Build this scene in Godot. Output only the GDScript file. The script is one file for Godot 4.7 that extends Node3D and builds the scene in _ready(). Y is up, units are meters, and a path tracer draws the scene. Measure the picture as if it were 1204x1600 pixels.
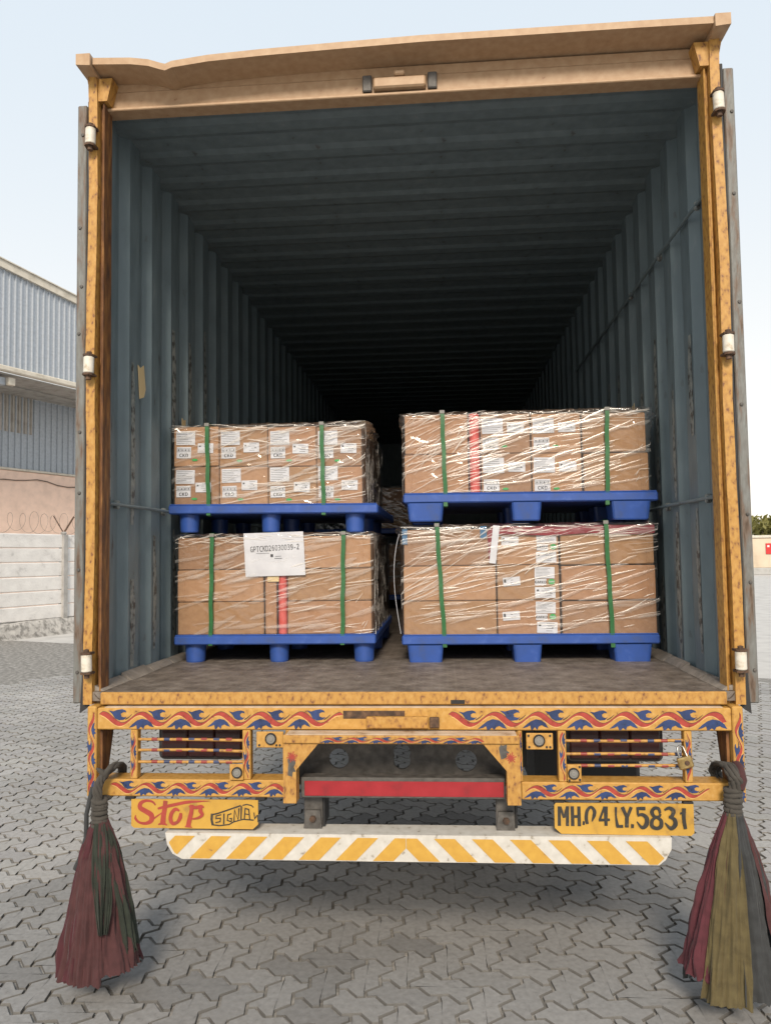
extends Node3D
# A container truck seen from behind with its doors folded open, four wrapped pallet loads inside,
# standing on a paved yard beside a warehouse. y up, metres; the rear opening lies in the plane z = 0.

var rng := RandomNumberGenerator.new()
var M := {}            # materials
var counts := {}       # repeats of top-level names
var truck: Node3D

const SITE := 0.3752   # the yard grid, warehouse and boundary wall are turned 21.5 degrees to the truck
var D := Vector3(sin(SITE), 0, -cos(SITE))
var RR := Vector3(cos(SITE), 0, sin(SITE))

func lin(r: float, g: float, b: float) -> Color:
	return Color(r, g, b).linear_to_srgb()

func site(r: float, y: float, a: float) -> Vector3:
	return RR * r + D * a + Vector3(0, y, 0)

# ---------------------------------------------------------------- mesh builder
class MB:
	var v := PackedVector3Array()
	var n := PackedVector3Array()
	var c := PackedColorArray()
	var uv := PackedVector2Array()
	var col := Color(1, 1, 1)
	var colored := false
	func tri(a: Vector3, b: Vector3, d: Vector3) -> void:          # counter-clockwise seen from outside
		var nn := (b - a).cross(d - a)
		if nn.length_squared() < 1e-18:
			return
		nn = nn.normalized()
		for p in [a, d, b]:
			v.append(p); n.append(nn); c.append(col)
	func tri_n(a: Vector3, b: Vector3, d: Vector3, na: Vector3, nb: Vector3, nd: Vector3) -> void:
		v.append(a); v.append(d); v.append(b)
		n.append(na); n.append(nd); n.append(nb)
		c.append(col); c.append(col); c.append(col)
	func quad(a: Vector3, b: Vector3, d: Vector3, e: Vector3) -> void:
		tri(a, b, d); tri(a, d, e)
	func quad_n(a, b, d, e, na, nb, nd, ne) -> void:
		tri_n(a, b, d, na, nb, nd); tri_n(a, d, e, na, nd, ne)
	func box(at: Vector3, size: Vector3, bev := 0.0, basis := Basis()) -> void:
		var h := size * 0.5
		bev = minf(bev, minf(h.x, minf(h.y, h.z)) * 0.9)
		if bev <= 0.0:
			var P := []
			for k in 8:
				P.append(at + basis * Vector3(h.x if k & 1 else -h.x, h.y if k & 2 else -h.y, h.z if k & 4 else -h.z))
			for f in [[4, 5, 7, 6], [1, 0, 2, 3], [5, 1, 3, 7], [0, 4, 6, 2], [6, 7, 3, 2], [0, 1, 5, 4]]:
				quad(P[f[0]], P[f[1]], P[f[2]], P[f[3]])
			return
		# chamfered: three points at each corner
		var Q := {}
		for k in 8:
			var s := Vector3(1 if k & 1 else -1, 1 if k & 2 else -1, 1 if k & 4 else -1)
			for ax in 3:
				var p := Vector3()
				for j in 3:
					p[j] = s[j] * (h[j] if j == ax else h[j] - bev)
				Q[k * 3 + ax] = at + basis * p
		for f in [[4, 5, 7, 6, 2], [1, 0, 2, 3, 2], [5, 1, 3, 7, 0], [0, 4, 6, 2, 0], [6, 7, 3, 2, 1], [0, 1, 5, 4, 1]]:
			quad(Q[f[0] * 3 + f[4]], Q[f[1] * 3 + f[4]], Q[f[2] * 3 + f[4]], Q[f[3] * 3 + f[4]])
		var cen := at
		for e in [[4, 5, 2, 1], [6, 7, 2, 1], [0, 1, 2, 1], [2, 3, 2, 1], [5, 7, 2, 0], [4, 6, 2, 0], [1, 3, 2, 0], [0, 2, 2, 0], [3, 7, 1, 0], [1, 5, 1, 0], [2, 6, 1, 0], [0, 4, 1, 0]]:
			var a1: Vector3 = Q[e[0] * 3 + e[2]]
			var a2: Vector3 = Q[e[1] * 3 + e[2]]
			var b1: Vector3 = Q[e[0] * 3 + e[3]]
			var b2: Vector3 = Q[e[1] * 3 + e[3]]
			if (a2 - a1).cross(b1 - a1).dot((a1 + b2) * 0.5 - cen) > 0:
				quad(a1, a2, b2, b1)
			else:
				quad(b1, b2, a2, a1)
		for k in 8:
			var x: Vector3 = Q[k * 3]
			var y: Vector3 = Q[k * 3 + 1]
			var z: Vector3 = Q[k * 3 + 2]
			if (y - x).cross(z - x).dot(x - cen) > 0:
				tri(x, y, z)
			else:
				tri(x, z, y)
	func flat(poly: PackedVector2Array, z: float, xf := Transform3D()) -> void:      # a flat painted shape facing +z
		var t := Geometry2D.triangulate_polygon(poly)
		for k in range(0, t.size(), 3):
			var a := poly[t[k]]
			var b := poly[t[k + 1]]
			var d := poly[t[k + 2]]
			if (b - a).cross(d - a) < 0:
				var w := b; b = d; d = w
			tri(xf * Vector3(a.x, a.y, z), xf * Vector3(b.x, b.y, z), xf * Vector3(d.x, d.y, z))
	func prism(poly: PackedVector2Array, z0: float, z1: float, xf := Transform3D()) -> void:   # polygon in xy, z0 < z1
		var area := 0.0
		for k in poly.size():
			area += poly[k].cross(poly[(k + 1) % poly.size()])
		var pl := poly.duplicate()
		if area < 0:
			pl.reverse()
		flat(pl, z1, xf)
		var t := Geometry2D.triangulate_polygon(pl)
		for k in range(0, t.size(), 3):
			var a := pl[t[k]]
			var b := pl[t[k + 1]]
			var d := pl[t[k + 2]]
			if (b - a).cross(d - a) < 0:
				var w := b; b = d; d = w
			tri(xf * Vector3(a.x, a.y, z0), xf * Vector3(d.x, d.y, z0), xf * Vector3(b.x, b.y, z0))
		for k in pl.size():
			var a := pl[k]
			var b := pl[(k + 1) % pl.size()]
			quad(xf * Vector3(a.x, a.y, z0), xf * Vector3(b.x, b.y, z0), xf * Vector3(b.x, b.y, z1), xf * Vector3(a.x, a.y, z1))
	func tube(path: PackedVector3Array, radii, sides := 8, caps := true) -> void:
		var rings := []
		var norms := []
		var up := Vector3(0.31, 0.9, 0.17).normalized()
		for i in path.size():
			var t := (path[mini(i + 1, path.size() - 1)] - path[maxi(i - 1, 0)]).normalized()
			var x := up.cross(t)
			if x.length() < 0.05:
				x = Vector3(1, 0, 0).cross(t)
			x = x.normalized()
			var y := t.cross(x).normalized()
			up = y
			var ring := []
			var nn := []
			var r: float = radii[i] if radii is Array else radii
			for k in sides:
				var a := TAU * k / sides
				var o := x * cos(a) + y * sin(a)
				ring.append(path[i] + o * r); nn.append(o)
			rings.append(ring); norms.append(nn)
		for i in path.size() - 1:
			for k in sides:
				var k2 := (k + 1) % sides
				quad_n(rings[i][k], rings[i][k2], rings[i + 1][k2], rings[i + 1][k], norms[i][k], norms[i][k2], norms[i + 1][k2], norms[i + 1][k])
		if caps:
			for k in sides:
				var k2 := (k + 1) % sides
				tri(path[0], rings[0][k2], rings[0][k])
				tri(path[-1], rings[-1][k], rings[-1][k2])
	func lathe(at: Vector3, prof: Array, sides := 20, axis := Basis()) -> void:          # prof: [radius, height] bottom to top about y
		for i in prof.size() - 1:
			var a: Vector2 = Vector2(prof[i][0], prof[i][1])
			var b: Vector2 = Vector2(prof[i + 1][0], prof[i + 1][1])
			var s := Vector2((b - a).y, -(b - a).x).normalized()
			for k in sides:
				var t0 := TAU * k / sides
				var t1 := TAU * (k + 1) / sides
				var d0 := Vector3(cos(t0), 0, -sin(t0))
				var d1 := Vector3(cos(t1), 0, -sin(t1))
				var n0 := axis * (d0 * s.x + Vector3(0, s.y, 0))
				var n1 := axis * (d1 * s.x + Vector3(0, s.y, 0))
				quad_n(at + axis * (d0 * a.x + Vector3(0, a.y, 0)), at + axis * (d1 * a.x + Vector3(0, a.y, 0)), at + axis * (d1 * b.x + Vector3(0, b.y, 0)), at + axis * (d0 * b.x + Vector3(0, b.y, 0)), n0, n1, n1, n0)
	func grid(P: Array, flip := false) -> void:                                           # rows of points, smooth normals
		var rows := P.size()
		var cols: int = P[0].size()
		var N := []
		for i in rows:
			var line := []
			for j in cols:
				var du: Vector3 = P[i][mini(j + 1, cols - 1)] - P[i][maxi(j - 1, 0)]
				var dv: Vector3 = P[mini(i + 1, rows - 1)][j] - P[maxi(i - 1, 0)][j]
				var nn := du.cross(dv).normalized()
				line.append(-nn if flip else nn)
			N.append(line)
		for i in rows - 1:
			for j in cols - 1:
				if flip:
					quad_n(P[i + 1][j], P[i + 1][j + 1], P[i][j + 1], P[i][j], N[i + 1][j], N[i + 1][j + 1], N[i][j + 1], N[i][j])
				else:
					quad_n(P[i][j], P[i][j + 1], P[i + 1][j + 1], P[i + 1][j], N[i][j], N[i][j + 1], N[i + 1][j + 1], N[i + 1][j])
	func stroke(pts: Array, width, z: float, xf := Transform3D(), smooth := true) -> void:   # a brush stroke: flat ribbon in xy facing +z
		var q := PackedVector2Array()
		var w := []
		var cnt := pts.size()
		if smooth and cnt > 2:
			for i in cnt - 1:
				var p0: Vector2 = pts[maxi(i - 1, 0)]
				var p1: Vector2 = pts[i]
				var p2: Vector2 = pts[i + 1]
				var p3: Vector2 = pts[mini(i + 2, cnt - 1)]
				for k in 6:
					q.append(p1.cubic_interpolate(p2, p0, p3, k / 6.0))
					w.append(lerpf(width[i], width[i + 1], k / 6.0) if width is Array else width)
			q.append(pts[cnt - 1]); w.append(width[cnt - 1] if width is Array else width)
		else:
			for i in cnt:
				q.append(pts[i]); w.append(width[i] if width is Array else width)
		var L := []
		var R := []
		for i in q.size():
			var t0 := (q[i] - q[maxi(i - 1, 0)]).normalized()
			var t1 := (q[mini(i + 1, q.size() - 1)] - q[i]).normalized()
			if i == 0: t0 = t1
			if i == q.size() - 1: t1 = t0
			var t := (t0 + t1).normalized()
			var o: Vector2 = Vector2(-t.y, t.x) * w[i] * 0.5 / maxf(0.5, t.dot(t1))
			L.append(xf * Vector3(q[i].x + o.x, q[i].y + o.y, z)); R.append(xf * Vector3(q[i].x - o.x, q[i].y - o.y, z))
		for i in q.size() - 1:
			quad(R[i], R[i + 1], L[i + 1], L[i])
	func mesh() -> ArrayMesh:
		var a := []
		a.resize(Mesh.ARRAY_MAX)
		a[Mesh.ARRAY_VERTEX] = v
		a[Mesh.ARRAY_NORMAL] = n
		if colored:
			a[Mesh.ARRAY_COLOR] = c
		var m := ArrayMesh.new()
		if v.size():
			m.add_surface_from_arrays(Mesh.PRIMITIVE_TRIANGLES, a)
		return m

# ---------------------------------------------------------------- nodes and metas
func numbered(called: String) -> String:
	counts[called] = counts.get(called, -1) + 1
	return called if counts[called] == 0 else "%s_%03d" % [called, counts[called]]

func tag(o: Node3D, label: String, category: String, group := "", kind := "") -> Node3D:
	if label: o.set_meta("label", label)
	if category: o.set_meta("category", category)
	if group: o.set_meta("group", group)
	if kind: o.set_meta("kind", kind)
	return o

func thing(called: String, at: Vector3, label: String, category: String, group := "") -> Node3D:
	var o := Node3D.new()
	o.name = numbered(called)
	add_child(o, true)
	o.position = at
	return tag(o, label, category, group)

func part(called: String, mb, m: Material, parent: Node3D, at := Vector3.ZERO, basis := Basis()) -> MeshInstance3D:
	var o := MeshInstance3D.new()
	o.name = called if parent != self else numbered(called)
	o.mesh = mb.mesh() if mb is MB else mb
	o.material_override = m
	parent.add_child(o, true)
	o.transform = Transform3D(basis, at)
	return o

func bx(called: String, at: Vector3, size: Vector3, bev: float, m: Material, parent: Node3D, basis := Basis()) -> MeshInstance3D:
	var mb := MB.new()
	mb.box(Vector3.ZERO, size, bev)
	return part(called, mb, m, parent, at, basis)

func span(called: String, lo: Vector3, hi: Vector3, bev: float, m: Material, parent: Node3D) -> MeshInstance3D:
	return bx(called, (lo + hi) * 0.5, hi - lo, bev, m, parent)

# ---------------------------------------------------------------- materials
func noise_tex(seed_: int, freq: float, stops: Array, size := 512, oct := 5, kind := FastNoiseLite.TYPE_SIMPLEX_SMOOTH, normal := false, bump := 4.0) -> NoiseTexture2D:
	var nz := FastNoiseLite.new()
	nz.seed = seed_
	nz.noise_type = kind
	nz.frequency = freq
	nz.fractal_octaves = oct
	nz.fractal_gain = 0.55
	var t := NoiseTexture2D.new()
	t.width = size
	t.height = size
	t.seamless = true
	t.noise = nz
	if normal:
		t.as_normal_map = true
		t.bump_strength = bump
	elif stops.size():
		var g := Gradient.new()
		g.offsets = PackedFloat32Array(stops.map(func(s): return s[0]))
		g.colors = PackedColorArray(stops.map(func(s): return s[1]))
		t.color_ramp = g
	return t

func mat(called: String, color: Color, rough: float, metal := 0.0, tex: Texture2D = null, scale := 1.0, normal: Texture2D = null, nscale := 1.0) -> StandardMaterial3D:
	var m := StandardMaterial3D.new()
	m.resource_name = called
	m.albedo_color = color
	m.roughness = rough
	m.metallic = metal
	if tex or normal:
		m.uv1_triplanar = true
		m.uv1_world_triplanar = true
		m.uv1_scale = Vector3.ONE * scale
	if tex:
		m.albedo_texture = tex
	if normal:
		m.normal_enabled = true
		m.normal_texture = normal
		m.normal_scale = nscale
	M[called] = m
	return m

func make_materials() -> void:
	var W := Color.WHITE
	var grain := noise_tex(11, 0.05, [[0.0, Color(0.86, 0.86, 0.86)], [0.5, Color(0.95, 0.95, 0.95)], [1.0, W]], 512, 5)
	var mottle := noise_tex(12, 0.012, [[0.0, Color(0.78, 0.77, 0.75)], [0.45, Color(0.92, 0.92, 0.91)], [1.0, W]], 512, 6)
	var rough_n := noise_tex(13, 0.06, [], 512, 4, FastNoiseLite.TYPE_SIMPLEX_SMOOTH, true, 3.0)
	var dent_n := noise_tex(14, 0.008, [], 512, 3, FastNoiseLite.TYPE_SIMPLEX_SMOOTH, true, 6.0)
	# yellow truck paint: faded, chipped down to brown primer and rust in specks
	var yt := noise_tex(21, 0.04, [[0.0, lin(0.10, 0.045, 0.02)], [0.11, lin(0.22, 0.095, 0.03)], [0.17, lin(0.36, 0.185, 0.045)], [0.32, lin(0.44, 0.235, 0.052)], [0.6, lin(0.485, 0.265, 0.063)], [1.0, lin(0.53, 0.325, 0.11)]], 512, 6)
	mat("yellow_paint", W, 0.5, 0.0, yt, 1.6, dent_n, 0.25)
	var yt2 := noise_tex(22, 0.045, [[0.0, lin(0.08, 0.04, 0.02)], [0.17, lin(0.19, 0.08, 0.03)], [0.25, lin(0.33, 0.165, 0.042)], [0.5, lin(0.43, 0.225, 0.05)], [1.0, lin(0.49, 0.29, 0.09)]], 512, 6)
	mat("worn_yellow", W, 0.55, 0.0, yt2, 1.7, dent_n, 0.3)
	var rt := noise_tex(23, 0.02, [[0.0, lin(0.05, 0.03, 0.02)], [0.25, lin(0.10, 0.045, 0.02)], [0.5, lin(0.165, 0.072, 0.026)], [0.75, lin(0.24, 0.11, 0.035)], [1.0, lin(0.34, 0.17, 0.05)]], 512, 6)
	mat("hazed_yellow", W, 0.55, 0.0, noise_tex(48, 0.03, [[0.0, lin(0.2, 0.1, 0.05)], [0.12, lin(0.36, 0.225, 0.125)], [1.0, lin(0.45, 0.31, 0.19)]], 512, 6), 1.4)  # header's yellow paint paled to tan, haze put into its colour
	mat("rusty_yellow", W, 0.65, 0.0, rt, 1.3, rough_n, 0.3)
	var teal := noise_tex(24, 0.012, [[0.0, lin(0.06, 0.06, 0.055)], [0.10, lin(0.085, 0.095, 0.10)], [0.17, lin(0.125, 0.166, 0.185)], [0.6, lin(0.147, 0.194, 0.215)], [0.88, lin(0.168, 0.216, 0.235)], [1.0, lin(0.23, 0.26, 0.27)]], 512, 6)
	mat("container_paint", W, 0.55, 0.0, teal, 0.9, dent_n, 0.35)
	M.container_paint.uv1_scale = Vector3(1.8, 0.55, 1.8)
	M.rusty_yellow.uv1_scale = Vector3(2.6, 0.6, 2.6)
	M.worn_yellow.uv1_scale = Vector3(1.8, 1.1, 1.8)
	var scr := noise_tex(25, 0.03, [[0.0, lin(0.05, 0.05, 0.05)], [0.34, lin(0.08, 0.08, 0.075)], [0.42, lin(0.17, 0.195, 0.195)], [0.6, lin(0.23, 0.25, 0.24)], [1.0, lin(0.31, 0.325, 0.31)]], 512, 6)
	mat("scraped_paint", W, 0.6, 0.0, scr, 1.2, rough_n, 0.3)
	var door := noise_tex(26, 0.02, [[0.0, lin(0.06, 0.035, 0.02)], [0.25, lin(0.14, 0.10, 0.075)], [0.45, lin(0.145, 0.14, 0.13)], [1.0, lin(0.19, 0.205, 0.20)]], 512, 6)
	mat("door_steel", W, 0.55, 0.1, door, 1.2, rough_n, 0.25)
	M.door_steel.uv1_scale = Vector3(3.0, 0.5, 3.0)
	mat("rubber", lin(0.022, 0.022, 0.024), 0.6)
	mat("black_steel", lin(0.016, 0.016, 0.017), 0.55, 0.0, grain, 2.0)
	var dk := noise_tex(27, 0.02, [[0.0, lin(0.05, 0.045, 0.04)], [0.5, lin(0.085, 0.08, 0.075)], [1.0, lin(0.13, 0.12, 0.11)]], 512, 5)
	mat("dusty_steel", W, 0.6, 0.1, dk, 2.0, rough_n, 0.2)
	mat("rust_iron", W, 0.75, 0.1, noise_tex(28, 0.03, [[0.0, lin(0.03, 0.02, 0.015)], [0.5, lin(0.09, 0.05, 0.03)], [1.0, lin(0.19, 0.11, 0.06)]], 256, 5), 3.0)
	mat("hinge_white", W, 0.5, 0.0, noise_tex(29, 0.03, [[0.0, lin(0.12, 0.07, 0.04)], [0.2, lin(0.45, 0.38, 0.28)], [0.4, lin(0.62, 0.58, 0.50)], [1.0, lin(0.72, 0.70, 0.64)]], 256, 5), 3.0)
	# container floor: dirty tread plate
	var ft := noise_tex(30, 0.008, [[0.0, lin(0.085, 0.068, 0.054)], [0.4, lin(0.145, 0.12, 0.10)], [0.7, lin(0.195, 0.165, 0.14)], [1.0, lin(0.27, 0.235, 0.205)]], 512, 6)
	var fm := mat("tread_plate", W, 0.55, 0.0, ft, 2.0)
	fm.heightmap_enabled = true
	fm.heightmap_texture = tread_texture()
	fm.heightmap_scale = 0.4
	mat("edge_dust", W, 0.9, 0.0, noise_tex(31, 0.02, [[0.0, lin(0.16, 0.14, 0.12)], [1.0, lin(0.36, 0.32, 0.28)]], 256, 5), 2.0, rough_n, 0.5)
	mat("ledge_dust", W, 0.85, 0.0, noise_tex(32, 0.02, [[0.0, lin(0.22, 0.12, 0.06)], [0.3, lin(0.45, 0.33, 0.22)], [1.0, lin(0.58, 0.47, 0.36)]], 256, 5), 2.0)
	mat("white_paint", W, 0.5, 0.0, noise_tex(33, 0.025, [[0.0, lin(0.18, 0.15, 0.12)], [0.14, lin(0.38, 0.35, 0.30)], [0.22, lin(0.50, 0.48, 0.44)], [1.0, lin(0.61, 0.595, 0.56)]], 512, 6), 1.7)
	mat("stripe_yellow", W, 0.5, 0.0, noise_tex(34, 0.025, [[0.0, lin(0.22, 0.12, 0.05)], [0.12, lin(0.48, 0.27, 0.05)], [0.22, lin(0.50, 0.28, 0.045)], [1.0, lin(0.57, 0.34, 0.06)]], 512, 6), 1.7)
	mat("plate_yellow", W, 0.45, 0.0, noise_tex(35, 0.014, [[0.0, lin(0.30, 0.175, 0.05)], [0.3, lin(0.47, 0.27, 0.045)], [1.0, lin(0.54, 0.32, 0.055)]], 512, 5), 1.5)
	mat("red_paint", W, 0.5, 0.0, noise_tex(36, 0.02, [[0.0, lin(0.22, 0.06, 0.035)], [0.4, lin(0.32, 0.045, 0.032)], [1.0, lin(0.37, 0.06, 0.04)]], 256, 5), 3.0)
	mat("black_paint", W, 0.55, 0.0, noise_tex(37, 0.03, [[0.0, lin(0.10, 0.08, 0.05)], [0.25, lin(0.035, 0.032, 0.028)], [1.0, lin(0.02, 0.02, 0.02)]], 256, 5), 4.0)
	var orn := mat("ornament_paint", W, 0.5, 0.0, noise_tex(38, 0.03, [[0.0, Color(0.55, 0.5, 0.45)], [0.25, Color(0.85, 0.83, 0.8)], [1.0, W]], 512, 5), 2.0)
	orn.vertex_color_use_as_albedo = true
	var rs := mat("red_reflector", W, 0.3, 0.0, noise_tex(39, 0.02, [[0.0, lin(0.20, 0.015, 0.02)], [0.4, lin(0.30, 0.013, 0.02)], [1.0, lin(0.35, 0.02, 0.028)]], 256, 4), 2.0)
	rs.metallic_specular = 0.6
	mat("tail_lens", lin(0.035, 0.012, 0.012), 0.22)
	mat("reflector_glass", lin(0.22, 0.215, 0.20), 0.3, 0.0)
	mat("chrome_ring", lin(0.35, 0.34, 0.32), 0.3, 0.8)
	mat("brass", W, 0.35, 0.7, noise_tex(40, 0.03, [[0.0, lin(0.25, 0.16, 0.06)], [1.0, lin(0.58, 0.44, 0.20)]], 128, 4), 8.0)
	# loads
	var cb := noise_tex(41, 0.035, [[0.0, lin(0.32, 0.175, 0.09)], [0.5, lin(0.36, 0.203, 0.107)], [1.0, lin(0.40, 0.23, 0.124)]], 512, 5)
	for k in 4:
		var s: float = [1.0, 0.93, 0.97, 0.89][k]
		mat("cardboard_%d" % k, Color(s, s * [1.0, 1.0, 0.98, 1.0][k], s * [1.0, 0.97, 0.98, 1.02][k]), 0.85, 0.0, cb, 1.4 + 0.2 * k, rough_n, 0.08)
	mat("card_edge", lin(0.33, 0.19, 0.105), 0.9)
	mat("blue_plastic", W, 0.42, 0.0, noise_tex(42, 0.015, [[0.0, lin(0.045, 0.08, 0.22)], [0.3, lin(0.03, 0.08, 0.30)], [0.7, lin(0.03, 0.085, 0.34)], [1.0, lin(0.06, 0.12, 0.38)]], 256, 6), 2.4)
	mat("paper", W, 0.75, 0.0, noise_tex(43, 0.02, [[0.0, lin(0.50, 0.51, 0.55)], [1.0, lin(0.60, 0.61, 0.65)]], 256, 4), 2.0)
	mat("ink", lin(0.05, 0.05, 0.055), 0.8)
	mat("green_ink", lin(0.02, 0.30, 0.06), 0.6)
	mat("green_strap", W, 0.4, 0.0, noise_tex(44, 0.03, [[0.0, lin(0.015, 0.095, 0.028)], [1.0, lin(0.028, 0.15, 0.048)]], 256, 4), 3.0)
	mat("red_tube", W, 0.35, 0.0, noise_tex(45, 0.02, [[0.0, lin(0.50, 0.06, 0.05)], [1.0, lin(0.60, 0.10, 0.08)]], 256, 4), 2.0)
	mat("maroon_sheet", W, 0.6, 0.0, noise_tex(46, 0.02, [[0.0, lin(0.14, 0.02, 0.03)], [1.0, lin(0.24, 0.035, 0.045)]], 256, 4), 2.0)
	mat("blue_tape", lin(0.03, 0.12, 0.24), 0.4)
	mat("cream_tag", lin(0.60, 0.47, 0.26), 0.8)
	var film := mat("film", Color(0.95, 0.95, 0.95, 0.02), 0.08)
	film.transparency = BaseMaterial3D.TRANSPARENCY_ALPHA
	var fold := mat("film_fold", Color(0.98, 0.96, 0.93, 0.32), 0.18)
	fold.transparency = BaseMaterial3D.TRANSPARENCY_ALPHA
	var soft := mat("film_soft", Color(0.97, 0.96, 0.94, 0.10), 0.16)
	soft.transparency = BaseMaterial3D.TRANSPARENCY_ALPHA
	# cloth
	for k in [["cloth_maroon", 0.060, 0.014, 0.019], ["cloth_green", 0.022, 0.028, 0.020], ["cloth_brown", 0.062, 0.022, 0.023], ["cloth_rose", 0.085, 0.020, 0.028], ["cloth_ochre", 0.095, 0.074, 0.032], ["cloth_slate", 0.036, 0.038, 0.040], ["cloth_grey", 0.055, 0.049, 0.042]]:
		var cm := mat(k[0], W, 0.95, 0.0, noise_tex(50, 0.03, [[0.0, lin(k[1] * 0.65, k[2] * 0.65, k[3] * 0.65)], [0.5, lin(k[1], k[2], k[3])], [1.0, lin(k[1] * 1.25, k[2] * 1.3, k[3] * 1.3)]], 256, 5), 2.5)
		cm.rim_enabled = true
		cm.rim = 0.12
	# yard
	var pv := noise_tex(60, 0.045, [[0.0, Color(0.7, 0.69, 0.68)], [0.22, Color(0.89, 0.885, 0.88)], [0.7, Color(0.95, 0.947, 0.943)], [1.0, W]], 1024, 6)
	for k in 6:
		var g: float = [0.27, 0.32, 0.29, 0.35, 0.23, 0.30][k]  # pavers nearest the truck: stained, and darkened further with shade put into the colour
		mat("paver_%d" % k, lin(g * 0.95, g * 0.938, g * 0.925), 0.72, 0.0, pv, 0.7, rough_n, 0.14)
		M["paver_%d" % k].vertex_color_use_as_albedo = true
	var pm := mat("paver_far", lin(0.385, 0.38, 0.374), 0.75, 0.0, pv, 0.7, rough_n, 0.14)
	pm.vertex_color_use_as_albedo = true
	mat("joint_sand", W, 0.95, 0.0, noise_tex(61, 0.02, [[0.0, lin(0.12, 0.113, 0.105)], [0.45, lin(0.20, 0.19, 0.175)], [0.7, lin(0.30, 0.285, 0.265)], [1.0, lin(0.42, 0.40, 0.37)]], 512, 6), 1.1)
	mat("yard_ground", W, 0.95, 0.0, noise_tex(62, 0.012, [[0.0, lin(0.38, 0.365, 0.35)], [0.5, lin(0.48, 0.465, 0.445)], [1.0, lin(0.54, 0.525, 0.50)]], 1024, 6), 0.16)
	mat("pebble", lin(0.36, 0.34, 0.31), 0.9)
	mat("precast", W, 0.9, 0.0, noise_tex(63, 0.012, [[0.0, lin(0.30, 0.29, 0.28)], [0.3, lin(0.64, 0.62, 0.60)], [1.0, lin(0.78, 0.76, 0.735)]], 512, 6), 0.5, rough_n, 0.3)
	mat("precast_post", W, 0.9, 0.0, noise_tex(64, 0.02, [[0.0, lin(0.26, 0.25, 0.235)], [1.0, lin(0.46, 0.445, 0.43)]], 256, 6), 0.8, rough_n, 0.3)
	mat("plinth", W, 0.95, 0.0, noise_tex(65, 0.02, [[0.0, lin(0.12, 0.115, 0.105)], [0.42, lin(0.22, 0.21, 0.195)], [0.5, lin(0.42, 0.40, 0.375)], [1.0, lin(0.52, 0.50, 0.47)]], 512, 6), 0.7, rough_n, 0.8)
	mat("cladding", lin(0.42, 0.46, 0.51), 0.45, 0.1, grain, 0.4)
	mat("skylight_sheet", lin(0.46, 0.43, 0.40), 0.5, 0.0, mottle, 0.4)
	mat("trim_cream", lin(0.68, 0.63, 0.55), 0.6, 0.0, mottle, 0.5)
	mat("soffit", lin(0.38, 0.37, 0.355), 0.8, 0.0, mottle, 0.4)
	mat("peach_render", lin(0.90, 0.665, 0.54), 0.9, 0.0, grain, 0.1)
	mat("cable", lin(0.12, 0.09, 0.07), 0.7)
	mat("wire", lin(0.24, 0.20, 0.17), 0.5, 0.5)
	mat("cream_wall", lin(0.72, 0.60, 0.47), 0.9, 0.0, mottle, 0.1)
	mat("kerb_grey", lin(0.5, 0.5, 0.5), 0.9, 0.0, mottle, 0.2)
	mat("sign_red", lin(0.55, 0.03, 0.03), 0.5)
	mat("sign_white", lin(0.78, 0.76, 0.74), 0.5)
	mat("bark", lin(0.14, 0.10, 0.07), 0.9)
	for k in 3:
		var lf := mat("leaf_%d" % k, lin([0.13, 0.10, 0.15][k], [0.13, 0.115, 0.14][k], [0.03, 0.03, 0.04][k]), 0.7)
		lf.backlight_enabled = true
		lf.backlight = lin(0.14, 0.13, 0.03)

func tread_texture() -> ImageTexture:
	# raised lozenges of a checkered steel plate, alternating direction
	var im := Image.create(256, 256, false, Image.FORMAT_L8)
	im.fill(Color(0, 0, 0))
	for gy in 16:
		for gx in 16:
			var o := Vector2(gx * 16 + 8, gy * 16 + 8)
			var dir := Vector2(1, 1).normalized() if (gx + gy) % 2 == 0 else Vector2(1, -1).normalized()
			for y in range(-8, 9):
				for x in range(-8, 9):
					var p := Vector2(x, y)
					var a := absf(p.dot(dir)) / 9.0
					var b := absf(p.cross(dir)) / 2.4
					var h := 1.0 - a * a - b * b
					if h > 0:
						im.set_pixel(posmod(int(o.x) + x, 256), posmod(int(o.y) + y, 256), Color.WHITE * minf(1.0, h * 2.0))
	return ImageTexture.create_from_image(im)

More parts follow.
